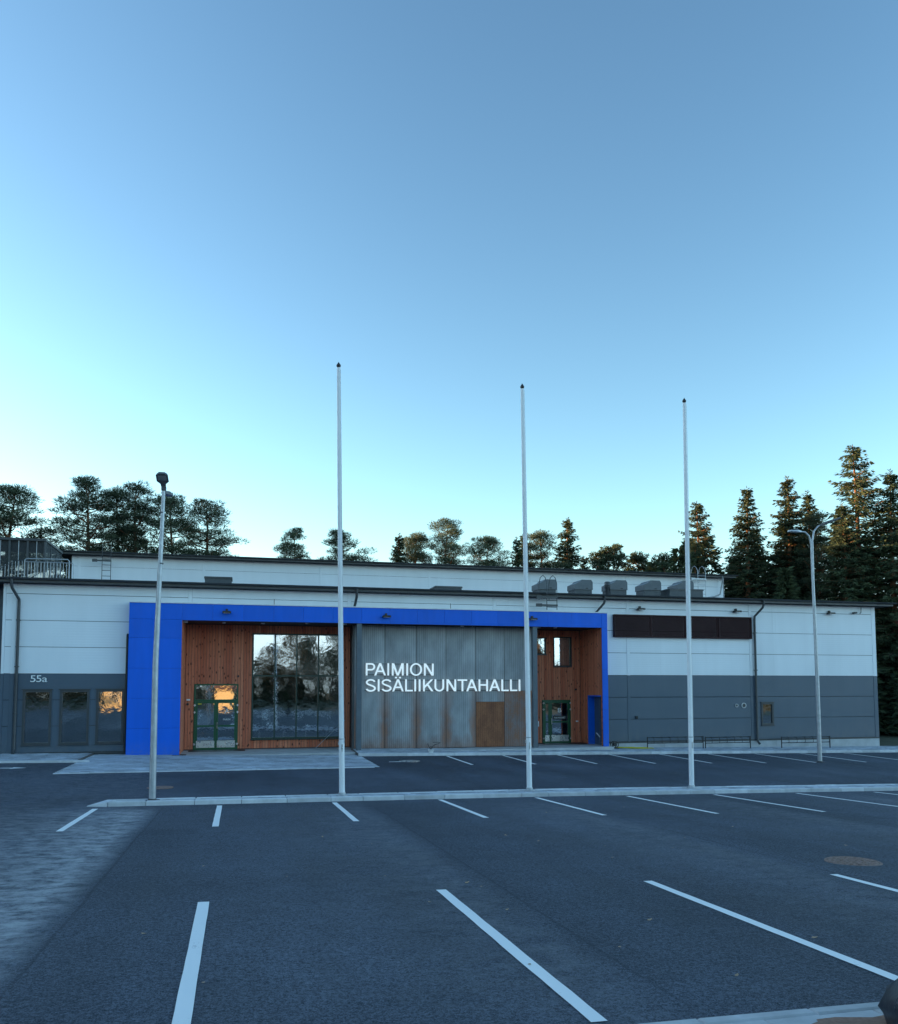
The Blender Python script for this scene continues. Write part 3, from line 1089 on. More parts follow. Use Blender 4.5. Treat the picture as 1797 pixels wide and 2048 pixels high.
# blue lining of the side opening
lin = MB()
lin.box(PI1 - .003, PI1 + .32, OPEN[1] - .012, OPEN[1] + .07, FL, OPEN[3] + .05)
lin.box(PI1 - .003, PI1 + .32, OPEN[0], OPEN[1] - .013, OPEN[3] - .012, OPEN[3] + .05)
MB().box(PI1 + .305, PI1 + .335, OPEN[0], OPEN[1], FL, OPEN[3]).build('niche_panel', M['dark'], hall)
lin.build('opening_lining', M['blue'], hall)
# dark narrow recess between timber wall and steel screen
MB().box(4.952, 5.1, YS + .1, YB - .21, FL, PZ).build('screen_return', M['darkmetal'], hall)
MB().box(4.885, 4.95, YB - .35, YB - .001, FL, PZ).build('corner_post', M['black'], hall)

# ---- perforated steel screen
sc_b = MB()
sc_b.box(4.90, 12.93, YS + 0.10, YS + 0.14, FL + .05, PZ)
screen = sc_b.build('steel_screen', M['darkmetal'], hall)
SX = [4.86, 6.20, 7.60, 8.94, 10.31, 11.66, 12.98]


def bow_panel(xa, xb, za, zb, bul=0.09, nseg=10):
    mb = MB()
    vs, fs = [], []
    for i in range(nseg + 1):
        t = i / nseg
        x = xa + (xb - xa) * t
        y = YS + 0.05 - bul * (1 - (2 * t - 1) ** 2)
        vs += [(x, y, za), (x, y, zb), (x, y + .004, za), (x, y + .004, zb)]
    for i in range(nseg):
        a, c_ = 4 * i, 4 * i + 4
        fs += [(a, c_, c_ + 1, a + 1), (a + 2, a + 3, c_ + 3, c_ + 2), (a + 1, c_ + 1, c_ + 3, a + 3), (a, a + 2, c_ + 2, c_)]
    fs += [(0, 1, 3, 2), (4 * nseg, 4 * nseg + 2, 4 * nseg + 3, 4 * nseg + 1)]
    return mb.add(vs, fs)


for i, (xa, xb) in enumerate(zip(SX, SX[1:])):
    if i == 4:
        bow_panel(xa + .012, xb - .012, 1.965, PZ, .055).build('screen_panel', M['screen'], screen, smooth=True)
        tag(bow_panel(xa + .012, xb - .012, FL + .02, 1.955, .055).build('screen_panel', M['rust'], screen, smooth=True), 'brown fully rusted lower panel of the steel screen')
    elif i == 5:
        bow_panel(xa + .012, xb - .012, 2.455, PZ, .055).build('screen_panel', M['screen'], screen, smooth=True)
        tag(bow_panel(xa + .012, xb - .012, FL + .02, 2.445, .055).build('screen_panel', M['mottled'], screen, smooth=True), 'mottled rust-speckled lower panel at the right end of the steel screen')
    else:
        bow_panel(xa + .012, xb - .012, FL + .02, PZ, .055).build('screen_panel', M['screen'], screen, smooth=True)
    MB().box(xb - .012, xb + .012, YS + .055, YS + .075, FL + .02, PZ).build('joint_strip', M['black'], screen)
MB().box(4.78, 4.86, YS + .0, YS + .3, FL, PZ).build('edge_strip', M['darkmetal'], screen)

# ---- two grey columns
for x in (4.94, 12.80):
    MB().box(x - .105, x + .105, 34.42, 34.62, FL, PZ + .03).build('column', simple('column_paint', (0.10, 0.125, 0.15), 0.45) if x < 6 else bpy.data.materials['column_paint'], hall)

# ---- windows and doors
def frame_box(mb, x0, x1, z0, z1, y0, y1, t):
    mb.box(x0, x1, y0, y1, z0, z0 + t)
    mb.box(x0, x1, y0, y1, z1 - t, z1)
    mb.box(x0, x0 + t, y0, y1, z0 + t, z1 - t)
    mb.box(x1 - t, x1, y0, y1, z0 + t, z1 - t)
    return mb


for (x0, x1, z0, z1) in WINL + [SWIN]:
    small = x0 > 20
    fr = frame_box(MB(), x0 - .05, x1 + .05, z0 - .05, z1 + .05, YF - .035, YF + .10, .085).build('window', M['darkmetal'], hall)
    MB().box(x0 + .036, x1 - .036, YF + .03, YF + .036, z0 + .036, z1 - .036).build('pane', M['darkglass'], fr)
    MB().box(x0 - .09, x1 + .09, YF - .075, YF - .002, z1 + .052, z1 + .085).build('drip_cap', M['darkmetal'], fr)
    MB().box(x0 - .06, x1 + .06, YF - .075, YF - .002, z0 - .08, z0 - .052).build('sill', M['darkmetal'], fr)
    if small:
        for k in range(12):
            z = z0 + .06 + k * .075
            MB().box(x0 + .05, x1 - .05, YF + .07, YF + .10, z, z + .05).build('blind_slat', M['table'], fr)
    bk = MB().box(x0, x1, YF + .9, YF + .92, z0 - .3, z1 + .3)
    bk.box(x0 - .3, x0 - .28, YF + .26, YF + .92, z0 - .3, z1 + .3)
    bk.box(x1 + .28, x1 + .3, YF + .26, YF + .92, z0 - .3, z1 + .3)
    bk.box(x0 - .3, x1 + .3, YF + .26, YF + .92, z0 - .32, z0 - .3)
    bk.box(x0 - .3, x1 + .3, YF + .26, YF + .92, z1 + .3, z1 + .32)
    bk.build('room', M['interior'], fr)

# big glazed front
x0, x1, z0, z1 = BIGW
fr = frame_box(MB(), x0, x1, z0, z1, YB - .05, YB + .10, .06)
MX = [x0 + .06, 1.58, 2.52, 3.47, x1 - .06]
for x in MX[1:-1]:
    fr.box(x - .028, x + .028, YB - .05, YB + .08, z0 + .06, z1 - .06)
for xa, xb in zip(MX, MX[1:]):
    fr.box(xa + .028, xb - .028, YB - .045, YB + .08, 3.09, 3.15)
bigw = fr.build('window', M['greendark'], hall)
for xa, xb in zip(MX, MX[1:]):
    for za, zb in ((z0 + .06, 3.09), (3.15, z1 - .06)):
        MB().box(xa + .005, xb - .005, YB + .02, YB + .03, za, zb).build('pane', M['glass'], bigw)
MB().box(x0 - .03, x1 + .03, YB - .13, YB - .051, z0 - .05, z0 - .005).build('sill', M['greendark'], bigw)
for (x0, x1, z0, z1) in (WB1, WB2):
    fr = frame_box(MB(), x0, x1, z0, z1, YB - .04, YB + .10, .05).build('window', M['black'], hall)
    MB().box(x0 + .05, x1 - .05, YB + .02, YB + .03, z0 + .05, z1 - .05).build('pane', M['glass'], fr)
    MB().box(x0 - .03, x1 + .03, YB - .09, YB - .041, z0 - .04, z0 - .005).build('sill', M['darkmetal'], fr)


# ---- lettering from the built-in outline font
def glyph(ch, depth):
    cu = bpy.data.curves.new('glyph', 'FONT')
    cu.body = ch
    cu.extrude = depth / 2
    cu.resolution_u = 6
    o = bpy.data.objects.new('glyph', cu)
    col.objects.link(o)
    dg = bpy.context.evaluated_depsgraph_get()
    me = bpy.data.meshes.new_from_object(o.evaluated_get(dg))
    bpy.data.objects.remove(o)
    bpy.data.curves.remove(cu)
    n_ = len(me.vertices)
    a = np.zeros(n_ * 3)
    me.vertices.foreach_get('co', a)
    a = a.reshape(-1, 3)
    fs = [tuple(q.vertices) for q in me.polygons]
    bpy.data.meshes.remove(me)
    return a, fs


CAPH = None


def text(s, x0, x1, z0, cap, y, depth, m, parent, name='letter', gap=0.085):
    """each character its own mesh, standing upright facing -Y, stretched to x0..x1"""
    global CAPH
    if CAPH is None:
        CAPH = glyph('H', 0.1)[0][:, 1].max()
    out = []
    pen = 0.0
    k = cap / CAPH
    prev = ''
    for ch in s:
        if ch == ' ':
            pen += 0.3 * cap
            continue
        a, fs = glyph(ch, depth)
        wdt = (a[:, 0].max() - a[:, 0].min()) * k
        kern = 0.0
        if prev and (prev + ch) in ('PA', 'TA', 'LT', 'AV', 'VI', 'KU', 'OV'):
            kern = -0.08 * cap
        if prev and ch in 'IHNLMKUP' and prev in 'IHNMU':
            kern = 0.06 * cap
        pen += kern
        out.append((ch, a, fs, pen))
        pen += wdt + gap * cap
        prev = ch
    total = pen - gap * cap
    sx = (x1 - x0) / total
    for ch, a, fs, px in out:
        v = np.empty_like(a)
        v[:, 0] = x0 + (px + (a[:, 0] - a[:, 0].min()) * k) * sx
        v[:, 1] = y - a[:, 2]
        v[:, 2] = z0 + a[:, 1] * k
        MB().add(v.tolist(), fs).build(name, m, parent)


def door(x0, x1, z1, leaves, ztr, letter, sub, subw, panel):
    root = MB()
    frame_box(root, x0, x1, FL + .01, z1, YB - .055, YB + .09, .06)
    ztop = ztr if ztr else z1
    if ztr:
        root.box(x0 + .06, x1 - .06, YB - .055, YB + .09, ztr - .035, ztr + .035)
    d = root.build('door', M['green'], hall)
    if ztr:
        MB().box(x0 + .06, x1 - .06, YB + .02, YB + .028, ztr + .035, z1 - .06).build('pane', M['glass'], d)
    lt = ztop - (.035 if ztr else .06)
    for (a, c_) in leaves:
        lf = frame_box(MB(), a + .004, c_ - .004, FL + .03, lt - .004, YB - .035, YB + .02, .085)
        lf.box(a + .085, c_ - .085, YB - .033, YB + .018, 0.92, 1.0)
        lf.build('leaf', M['green'], d)
        MB().box(a + .08, c_ - .08, YB - .012, YB - .004, FL + .42, 0.925).build('pane', M['glass'], d)
        MB().box(a + .08, c_ - .08, YB - .012, YB - .004, .995, lt - .08).build('pane', M['glass'], d)
        MB().box(a + .05, c_ - .05, YB - .047, YB - .036, FL + .1, FL + .40).build('kick_plate', M['steel'], d)
        for zz in (FL + .25, 1.55, 1.85):
            xh = a + .0 if a < (x0 + x1) / 2 and abs(a - x0) < .2 else c_
            if len(leaves) == 2:
                xh = x0 + .03 if a == leaves[0][0] else x1 - .03
            hm = MB()
            hm.tube([(xh, YB - .085, zz - .05), (xh, YB - .085, zz + .05)], .022, 8)
            hm.box(xh - .05, xh + .05, YB - .075, YB - .057, zz - .015, zz + .015)
            hm.build('hinge', M['steel'], d)
    mid = leaves[-1][0] + .05
    mb = MB()
    mb.tube([(mid, YB - .05, .85), (mid, YB - .10, .87), (mid, YB - .10, 1.1), (mid, YB - .05, 1.12)], .013, 8)
    mb.build('handle', M['steel'], d, smooth=True)
    lx = letter[1]
    text(letter[0], lx - .09, lx + .09, letter[2], .19, YB - .02, .008, M['vinyl'], d)
    if panel:
        MB().box(lx - subw / 2 - .06, lx + subw / 2 + .06, YB - .02, YB - .013, sub[1] - .05, sub[1] + .13).build('door_sign', M['black'], d)
    text(sub[0], lx - subw / 2, lx + subw / 2, sub[1], .075, YB - .03, .006, M['vinyl'], d)
    return d


door(DOORA[0], DOORA[1], DOORA[3], [(-1.73, -.875), (-.875, -.02)], 2.06, ('A', -.43, 1.5), ('PÄÄOVI', 1.2), .30, False)
door(DOORB[0], DOORB[1], DOORB[3], [(14.12, 14.44), (14.44, 15.42)], None, ('B', 14.93, 1.42), ('PUKUHUONEET', 1.12), .56, True)
MB().box(-1.62, -1.48, YB - .04, YB - .037, 1.88, 1.93).build('notice', M['yellow'], bpy.data.objects['door'])
# dark mats in front of the doors
for (xa, xb) in ((-1.95, .35), (13.9, 16.0)):
    MB().box(xa, xb, YB - .95, YB - .06, FL + .003, FL + .018).build('door_mat', M['black'], label='black ribbed mat on the floor in front of door %s' % ('A' if xa < 0 else 'B'), cat='door mat', group='mats at the entrance doors')

# small fittings on the timber
for x, z, s_ in ((-2.05, 1.9, .05), (.02, 3.1, .045), (15.75, 2.5, .045)):
    mb = MB().disc_y(x, YB - .10, z, s_, .07, 14)
    mb.build('wall_sensor', M['black'], hall)
MB().box(-2.1, -1.95, YB - .05, YB - .03, 2.05, 2.12).build('wall_plate', M['white'], hall)
MB().box(13.80, 13.86, YB - .06, YB - .03, .75, 1.0).build('wall_plate', M['white'], hall)
MB().box(15.75, 15.87, YB - .05, YB - .03, .95, 1.01).build('wall_plate', M['white'], hall)

# ---- interior behind the glass
it = MB()
it.box(PI0, 5.2, YB + .21, 44.0, FL - .1, FL)
it.build('interior_floor', M['intfloor'], hall)
it = MB()
it.box(PI0, 5.2, 43.8, 44.0, FL, 5.4)
it.box(PI0 - .2, PI0, YB + .21, 44, FL, 5.4)
it.box(5.2, 5.4, YB + .21, 44, FL, 5.4)
it.box(PI0, 5.2, YB + .21, 44.0, 5.2, 5.4)
it.box(12.9, 16.2, 39.5, 39.7, FL, 5.4)
it.box(12.7, 12.9, YB + .21, 39.7, FL, 5.4)
it.box(16.2, 16.4, YB + .21, 39.7, FL, 5.4)
it.box(12.9, 16.2, YB + .21, 39.5, 5.2, 5.4)
it.box(12.9, 16.2, YB + .21, 39.5, 3.0, 3.2)
it.box(12.9, 16.2, YB + .21, 39.5, FL - .1, FL)
it.build('interior_wall', M['interior'], hall)
st = MB()
for k in range(14):
    st.box(1.0 + k * .27, 1.3 + k * .27, 41.5, 42.8, .15 + k * .18, .2 + k * .18)
st.tube([(.95, 41.5, 1.0), (4.7, 41.5, 3.6)], .03, 6)
for k in range(14):
    st.tube([(1.1 + k * .27, 41.5, .2 + k * .18), (1.1 + k * .27, 41.5, 1.1 + k * .187)], .015, 5)
st.build('staircase', M['black'], hall)
tb = empty('table', (0, 0, 0), 'x', 'table', 'tables inside behind the glass front')
MB().panel(-.4, .4, -.02, .02, -.35, .35, .01).build('table_top', M['table'], tb)
tb.children[0].rotation_euler = (0, 0, 0)
tm = MB().slabtop([(-.42, -.36), (.42, -.36), (.42, .36), (-.42, .36)], .71, .74, .008).mesh('table_top', M['table'])
tb.children[0].data = tm
MB().lathe([(.25, 0), (.25, .02), (.04, .04), (.04, .71)], (0, 0, 0), 14).build('leg', M['table'], tb, smooth=True)
TL = [(1.0, 38.6, 'pale table behind the first pane of the glass front'), (2.05, 38.3, 'pale table behind the second pane of the glass front'),
      (3.1, 38.8, 'pale table behind the third pane of the glass front'), (4.0, 38.4, 'pale table behind the fourth pane of the glass front')]
for i, (x, y, lb) in enumerate(TL):
    if i == 0:
        tb.location = (x, y, FL)
        tb['label'] = lb
    else:
        copy_thing(tb, (x, y, FL), lb)

# ---- louvre band
lv = MB()
lv.box(LOUV[0], LOUV[1], YF - .18, YF - .002, LOUV[2], LOUV[2] + .06)
lv.box(LOUV[0], LOUV[1], YF - .18, YF - .002, LOUV[3] - .06, LOUV[3])
DX = [LOUV[0], 18.71, 20.54, 22.27, LOUV[1]]
for x in DX:
    lv.box(x - .0 if x == DX[0] else x - .03, x + .03 if x != DX[-1] else x, YF - .178, YF - .004, LOUV[2] + .06, LOUV[3] - .06)
louv = lv.build('louvre', M['louvre'], hall)
for xa, xb in zip(DX, DX[1:]):
    mb = MB()
    x = xa + .06
    while x < xb - .06:
        mb.add([(x, YF - .15, LOUV[2] + .05), (x + .034, YF - .165, LOUV[2] + .05), (x + .046, YF - .12, LOUV[2] + .05), (x + .03, YF - .10, LOUV[2] + .05),
                (x, YF - .15, LOUV[3] - .05), (x + .034, YF - .165, LOUV[3] - .05), (x + .046, YF - .12, LOUV[3] - .05), (x + .03, YF - .10, LOUV[3] - .05)],
               [(0, 1, 5, 4), (1, 2, 6, 5), (2, 3, 7, 6), (3, 0, 4, 7)], rng.random())
        x += .052
    mb.build('slats', M['louvre'], louv, kind='stuff')
# wall vents, socket
for x, r_ in ((23.21, .085), (23.60, .13)):
    v = MB().disc_y(x, YF - .04, 1.72, r_, .05, 20, r_ * .72).build('wall_vent', M['galv'], hall, smooth=False)
    MB().disc_y(x, YF - .02, 1.72, r_ * .72, .03, 16).build('vent_grille', M['darkmetal'], v)
MB().box(17.88, 17.98, YF - .08, YF - .001, 1.14, 1.27).build('wall_socket', M['black'], hall)
mb = MB()
mb.tube([(30.4, YF - .02, 6.3), (30.4, YF - .1, 6.35), (30.4, YF - .12, 6.6)], .02, 6)
mb.box(29.95, 30.1, YF - .2, YF - .02, 6.28, 6.36)
mb.build('bracket', M['darkmetal'], hall)

# ------------------------------------------------------------------ lettering things
def ellipse(cx, cy, rx, ry, a0, a1, n_=18):
    return [(cx + rx * math.cos(R(a0 + (a1 - a0) * i / n_)), cy + ry * math.sin(R(a0 + (a1 - a0) * i / n_))) for i in range(n_ + 1)]


def ribbon(pl, h):
    """outline quads of a stroke of half width h along a centre line"""
    L_, R_ = [], []
    for i, p in enumerate(pl):
        a = Vector(pl[max(i - 1, 0)])
        c_ = Vector(pl[min(i + 1, len(pl) - 1)])
        p = Vector(p)
        d1 = (p - a).normalized() if i else (c_ - p).normalized()
        d2 = (c_ - p).normalized() if i < len(pl) - 1 else d1
        n1, n2 = Vector((-d1.y, d1.x)), Vector((-d2.y, d2.x))
        m_ = (n1 + n2).normalized()
        k_ = h / max(m_.dot(n1), .4)
        L_.append(tuple(p + m_ * k_))
        R_.append(tuple(p - m_ * k_))
    return [[R_[i], R_[i + 1], L_[i + 1], L_[i]] for i in range(len(pl) - 1)]


def grot(ch):
    """strokes (each a list of quads) and width, left and right bearing of a plain grotesque capital, cap height 1"""
    w = .128
    h = w / 2
    rb = lambda pl: ribbon(pl, h)
    if ch == 'I':
        return [rb([(h, 0), (h, 1)])], w, .11, .11
    if ch == 'L':
        return [rb([(h, 1), (h, h), (.60, h)])], .60, .11, .02
    if ch == 'T':
        return [rb([(0, 1 - h), (.78, 1 - h)]), rb([(.39, 1 - w), (.39, 0)])], .78, .02, .02
    if ch == 'H':
        return [rb([(h, 0), (h, 1)]), rb([(.76 - h, 0), (.76 - h, 1)]), rb([(w, .53), (.76 - w, .53)])], .76, .11, .11
    if ch == 'N':
        W = .77
        return [rb([(h, 0), (h, 1)]), rb([(W - h, 0), (W - h, 1)]), [[(W - .165, 0), (W, 0), (.165, 1), (0, 1)]]], W, .11, .11
    if ch == 'M':
        W = .92
        return [rb([(h, 0), (h, 1)]), rb([(W - h, 0), (W - h, 1)]), [[(W / 2 - .075, 0), (W / 2 + .06, 0), (.17, 1), (0, 1)]], [[(W / 2 - .06, 0), (W / 2 + .075, 0), (W, 1), (W - .17, 1)]]], W, .11, .11
    if ch in 'A\u00c4':
        W = .90
        q = [[[(0, 0), (.142, 0), (W / 2 + .065, 1), (W / 2 - .078, 1)]], [[(W - .142, 0), (W, 0), (W / 2 + .078, 1), (W / 2 - .065, 1)]], rb([(.22, .335), (W - .22, .335)])]
        if ch != 'A':
            q += [[[(W / 2 - .23, 1.08), (W / 2 - .09, 1.08), (W / 2 - .09, 1.20), (W / 2 - .23, 1.20)]], [[(W / 2 + .09, 1.08), (W / 2 + .23, 1.08), (W / 2 + .23, 1.20), (W / 2 + .09, 1.20)]]]
        return q, W, .01, .01
    if ch == 'K':
        W = .82
        return [rb([(h, 0), (h, 1)]), [[(w, .28), (w + .05, .33), (W - .02, 1), (W - .19, 1)]], [[(w, .28), (w, .47), (W - .19, 1), (w + .05, .33)]], [[(.30, .53), (W - .17, 0), (W, 0), (.39, .63)]]], W, .11, .0
    if ch == 'O':
        W = .95
        o_, i_ = ellipse(W / 2, .5, W / 2, .52, 0, 360, 40), ellipse(W / 2, .5, W / 2 - w, .52 - .118, 0, 360, 40)
        return [[[o_[k], o_[k + 1], i_[k + 1], i_[k]] for k in range(40)]], W, .05, .05
    if ch == 'U':
        W = .76
        return [rb([(h, 1), (h, .55)] + ellipse(W / 2, .36, W / 2 - h, .36 - h + .015, 180, 360, 22) + [(W - h, .55), (W - h, 1)])], W, .10, .10
    if ch == 'S':
        W = .78
        up = ellipse(W / 2, .745, W / 2 - h - .015, .205, 14, 235, 22)
        lo = ellipse(W / 2, .255, W / 2 - h, .207, 55, -166, 22)
        return [rb(up + lo)], W, .05, .05
    if ch == 'P':
        W = .72
        return [rb([(h, 0), (h, 1)]), rb([(w, 1 - h), (W - .3, 1 - h)] + ellipse(W - h - .235, .70, .235, 1 - h - .70, 80, -80, 16) + [(W - .3, .70 - (1 - h - .70)), (w, .70 - (1 - h - .70))])], W, .11, .03
    raise ValueError(ch)


def sign_text(txt, x0, x1, z0, cap, y, depth, m, parent):
    pen, out = 0.0, []
    for i, ch in enumerate(txt):
        st_, W, l_, r_ = grot(ch)
        if i:
            pen += l_ - (.10 if txt[i - 1] + ch in ('PA', 'TA') else 0)
        out.append((st_, pen))
        pen += W + (r_ if i < len(txt) - 1 else 0)
    sx = (x1 - x0) / pen
    for st_, px_ in out:
        mb = MB()
        for si, quads in enumerate(st_):
            yf, yb = y - depth - .0012 * si, y
            for q in quads:
                area = sum(q[i][0] * q[(i + 1) % 4][1] - q[(i + 1) % 4][0] * q[i][1] for i in range(4))
                if area < 0:
                    q = q[::-1]
                P_ = [(x0 + (px_ + a) * sx, z0 + c_ * cap) for a, c_ in q]
                mb.add([(a, yf, c_) for a, c_ in P_] + [(a, yb, c_) for a, c_ in P_],
                       [(0, 1, 2, 3), (7, 6, 5, 4), (0, 4, 5, 1), (1, 5, 6, 2), (2, 6, 7, 3), (3, 7, 4, 0)])
        mb.build('letter', m, parent)


sg = empty('lettering_sign', (8.9, YS - .12, 2.4), 'white letters reading PAIMION SISÄLIIKUNTAHALLI in front of the steel screen', 'sign')
for z in (3.16, 3.62, 2.47, 2.92):
    mb = MB()
    mb.box(5.30, 8.36 if z > 3 else 12.38, YS - .075, YS - .06, z - .012, z + .012)
    mb.build('rail', M['darkmetal'], sg)
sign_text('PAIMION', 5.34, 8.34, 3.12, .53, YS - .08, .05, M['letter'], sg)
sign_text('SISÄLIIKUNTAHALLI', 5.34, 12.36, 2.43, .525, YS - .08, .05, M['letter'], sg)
hn = empty('house_number', (-7.5, YF - .03, 2.83), 'white house number 55a above the leftmost window', 'house number')
text('55a', -7.77, -7.17, 2.83, .255, YF - .03, .03, M['vinyl'], hn, 'character')

# ------------------------------------------------------------------ wall lamps
def wall_lamp(loc, label):
    root = empty('wall_lamp', loc, label, 'lamp', 'floodlights along the front')
    x, y, z = loc
    MB().box(x - .04, x + .04, y - .10, y, z + .0, z + .12).build('bracket', M['black'], root)
    q = MB()
    q.slabtop([(x - .17, y - .30), (x + .17, y - .30), (x + .17, y - .06), (x - .17, y - .06)], z - .06, z + .02, .02)
    q.build('head', M['black'], root)
    MB().box(x - .13, x + .13, y - .27, y - .09, z - .068, z - .061).build('lens', M['steel'], root)
    return root


for x, z, lb in ((-.47, 5.66, 'black floodlight on the blue portal above door A'), (6.06, 5.62, 'black floodlight in the middle of the blue portal beam'),
                 (12.63, 5.64, 'black floodlight on the blue portal near its right end')):
    wall_lamp((x, YP - .001, z), lb)
for x, z, lb in ((18.17, 6.26, 'black floodlight on the grey wall above the left end of the louvre band'), (23.27, 6.26, 'black floodlight on the grey wall beside the right downpipe'),
                 (28.56, 6.28, 'black floodlight on the grey wall nearest the right corner')):
    wall_lamp((x, YF - .001, z), lb)

# ------------------------------------------------------------------ roof things
def roof_fan(loc, label, w=0.95, h=0.95, low=False):
    root = empty('roof_fan', loc, label, 'ventilator', 'fan housings along the roof edge')
    x, y, z = loc
    MB().slabtop([(x - w / 2 + .03, y - .45), (x + w / 2 - .03, y - .45), (x + w / 2 - .03, y + .45), (x - w / 2 + .03, y + .45)], z - .1, z + h * .48, 0.0).build('base', M['fan2'], root)
    a, b_ = x - w / 2, x + w / 2
    z0, z1 = z + h * .48 + .002, z + h
    pf = [(a, z0), (b_, z0), (b_, z1 - .12), (b_ - .08, z1), (a + w * .38, z1), (a + w * .28, z1 - .1), (a, z0 + h * .28)]
    q = MB()
    n_ = len(pf)
    q.add([(px, y - .5, pz_) for px, pz_ in pf] + [(px, y + .5, pz_) for px, pz_ in pf],
          [tuple(range(n_)), tuple(reversed(range(n_, 2 * n_)))] + [(i, n_ + i, n_ + (i + 1) % n_, (i + 1) % n_) for i in range(n_)])
    q.build('hood', M['fan'], root)
    MB().box(x + .1, x + .22, y - .515, y - .501, z0 + .05, z0 + .09).build('latch', M['black'], root)
    return root


M['fan'] = simple('grey_fan_housing', (0.11, 0.125, 0.14), 0.5)
M['fan2'] = simple('dark_fan_base', (0.065, 0.075, 0.085), 0.5)
for x, lb in ((14.63, 'grey fan housing behind the roof ladder hoops'), (16.54, 'grey fan housing second from the left, without a pipe'), (18.42, 'grey fan housing with a round pipe on its left side'),
              (20.3, 'grey fan housing fourth from the left'), (22.15, 'grey fan housing on a wider low box, rightmost of the row')):
    roof_fan((x, 38.0, 6.93 + (x - 14.6) * .022), lb)
rp = empty('roof_pipe', (17.85, 37.6, 6.85), 'dark round vent pipe with a cap left of the third fan housing', 'vent pipe')
MB().lathe([(.10, 0), (.10, .65), (.15, .72), (.15, .98), (.12, 1.02)], (17.85, 37.6, 6.85), 16).build('pipe', M['darkmetal'], rp, smooth=True)
MB().lathe([(.155, .80), (.165, .82), (.165, .86), (.155, .88)], (17.85, 37.6, 6.85), 16).build('collar', M['darkmetal'], rp, smooth=True)
for xa, xb, zt, lb in ((-1.52, -.30, 7.57, 'dark flat roof hatch box above the left of the portal'), (9.06, 10.43, 7.46, 'dark flat roof hatch box above the middle of the portal'),
                       (21.1, 23.05, 7.60, 'low dark duct box under the rightmost fan housing')):
    rb = empty('roof_hatch', ((xa + xb) / 2, 38, 6.81), lb, 'roof hatch')
    yy = 38.0 if xa < 20 else 37.3
    MB().slabtop([(xa + .03, yy), (xb - .03, yy), (xb - .03, yy + 1.0), (xa + .03, yy + 1.0)], 6.79, zt - .08, 0.0).build('curb', M['fan2'], rb)
    MB().slabtop([(xa, yy - .03), (xb, yy - .03), (xb, yy + 1.03), (xa, yy + 1.03)], zt - .078, zt, .02).build('lid', M['darkmetal'], rb)


def ladder(label, x0, x1, y, z0, z1, hoop, m, plate=None):
    root = empty('roof_ladder', ((x0 + x1) / 2, y, z0), label, 'ladder', 'ladders up to the roofs')
    for x in (x0, x1):
        pth = [(x, y, z0), (x, y, z1)]
        if hoop:
            pth += [(x - .03, y + .1, z1 + .25), (x - .08, y + .25, z1 + .38), (x - .14, y + .42, z1 + .3), (x - .18, y + .5, z1), (x - .18, y + .5, z1 - .7)]
        MB().tube(pth, .017, 8).build('side_rail', m, root, smooth=True)
    z = z0 + .12
    while z < z1 - .2:
        MB().tube([(x0, y, z), (x1, y, z)], .015, 6).build('rung', m, root)
        z += .3
    if plate:
        for z in plate:
            mb = MB()
            mb.box(x0 - .45, x1 + .02, y - .05, y + .04, z - .04, z + .04)
            mb.box(x0 - .5, x0 - .25, y - .07, y + .06, z - .07, z + .07)
            mb.build('bracket', m, root)
    return root


ladder('dark ladder at the left end of the upper wall', -7.17, -6.73, YH - .7, 7.0, 10.3, False, M['darkmetal'], [9.45])
ladder('ladder with two hooped rails above the blue portal', 13.30, 13.78, 34.22, 6.05, 7.25, True, M['darkmetal'], [6.25, 6.6])
ladder('galvanised ladder with hooped rails at the right end of the upper wall', 28.75, 29.3, YH - .7, 7.0, 10.1, True, M['galv'], [9.6])
pb = MB()
pb.tube([(30.35, YH - .55, 9.95), (30.62, YH - .55, 9.9), (30.72, YH - .5, 9.7), (30.6, YH - .3, 8.7), (30.3, YH - .1, 8.55), (29.9, YH - .1, 8.5)], .05, 8)
pb.build('spout_pipe', M['galv'], smooth=True, label='pale bent spout pipe at the right end of the upper wall', cat='pipe')
for x in (1.42, 8.98):
    MB().tube([(x, YP + .3, PT + .03), (x, YP + .3, PT + .3)], .012, 6).build('roof_anchor', M['darkmetal'], label='thin anchor rod on the portal top, %s one' % ('left' if x < 5 else 'right'), cat='rod', group='rods on the portal top')

# rooftop shelter with stair railing at the far left
sh = empty('roof_shelter', (-10.5, 39.5, 6.8), 'dark framed mesh shelter on the roof at the far left', 'shelter')
_k = NT('mesh_screen')
_k.set(Base_Color=(0.05, 0.055, 0.06), Roughness=0.6, Alpha=0.55)
M['mesh'] = _k.m
q = MB()
q.box(-14.0, -8.02, 37.95, 41.4, 8.86, 8.96)
q.build('roof', M['darkmetal'], sh)
for x in (-8.08, -8.75, -9.45, -10.15, -10.85, -11.6, -12.4):
    MB().box(x - .04, x + .04, 38.0, 38.08, 6.8, 8.86).build('post', M['darkmetal'], sh)
for y in (39.1, 40.2, 41.3):
    MB().box(-8.10, -8.04, y - .03, y + .03, 6.8, 8.86).build('post', M['darkmetal'], sh)
for x in (-8.4, -9.1, -9.8, -10.5, -11.2):
    MB().box(x - .012, x + .012, 38.02, 38.05, 6.8, 8.86).build('post', M['galv'], sh)
MB().box(-14.0, -8.12, 38.09, 38.10, 6.85, 8.85).build('mesh_wall', M['mesh'], sh)
MB().box(-8.07, -8.06, 38.1, 41.3, 6.85, 8.85).build('mesh_wall', M['mesh'], sh)
MB().box(-14.0, -8.1, 41.3, 41.32, 6.85, 7.6).build('mesh_wall', M['darkmetal'], sh)
rl = empty('roof_railing', (-8.0, 37.8, 6.8), 'galvanised bar railing between the rooftop shelter and the upper wall', 'railing')
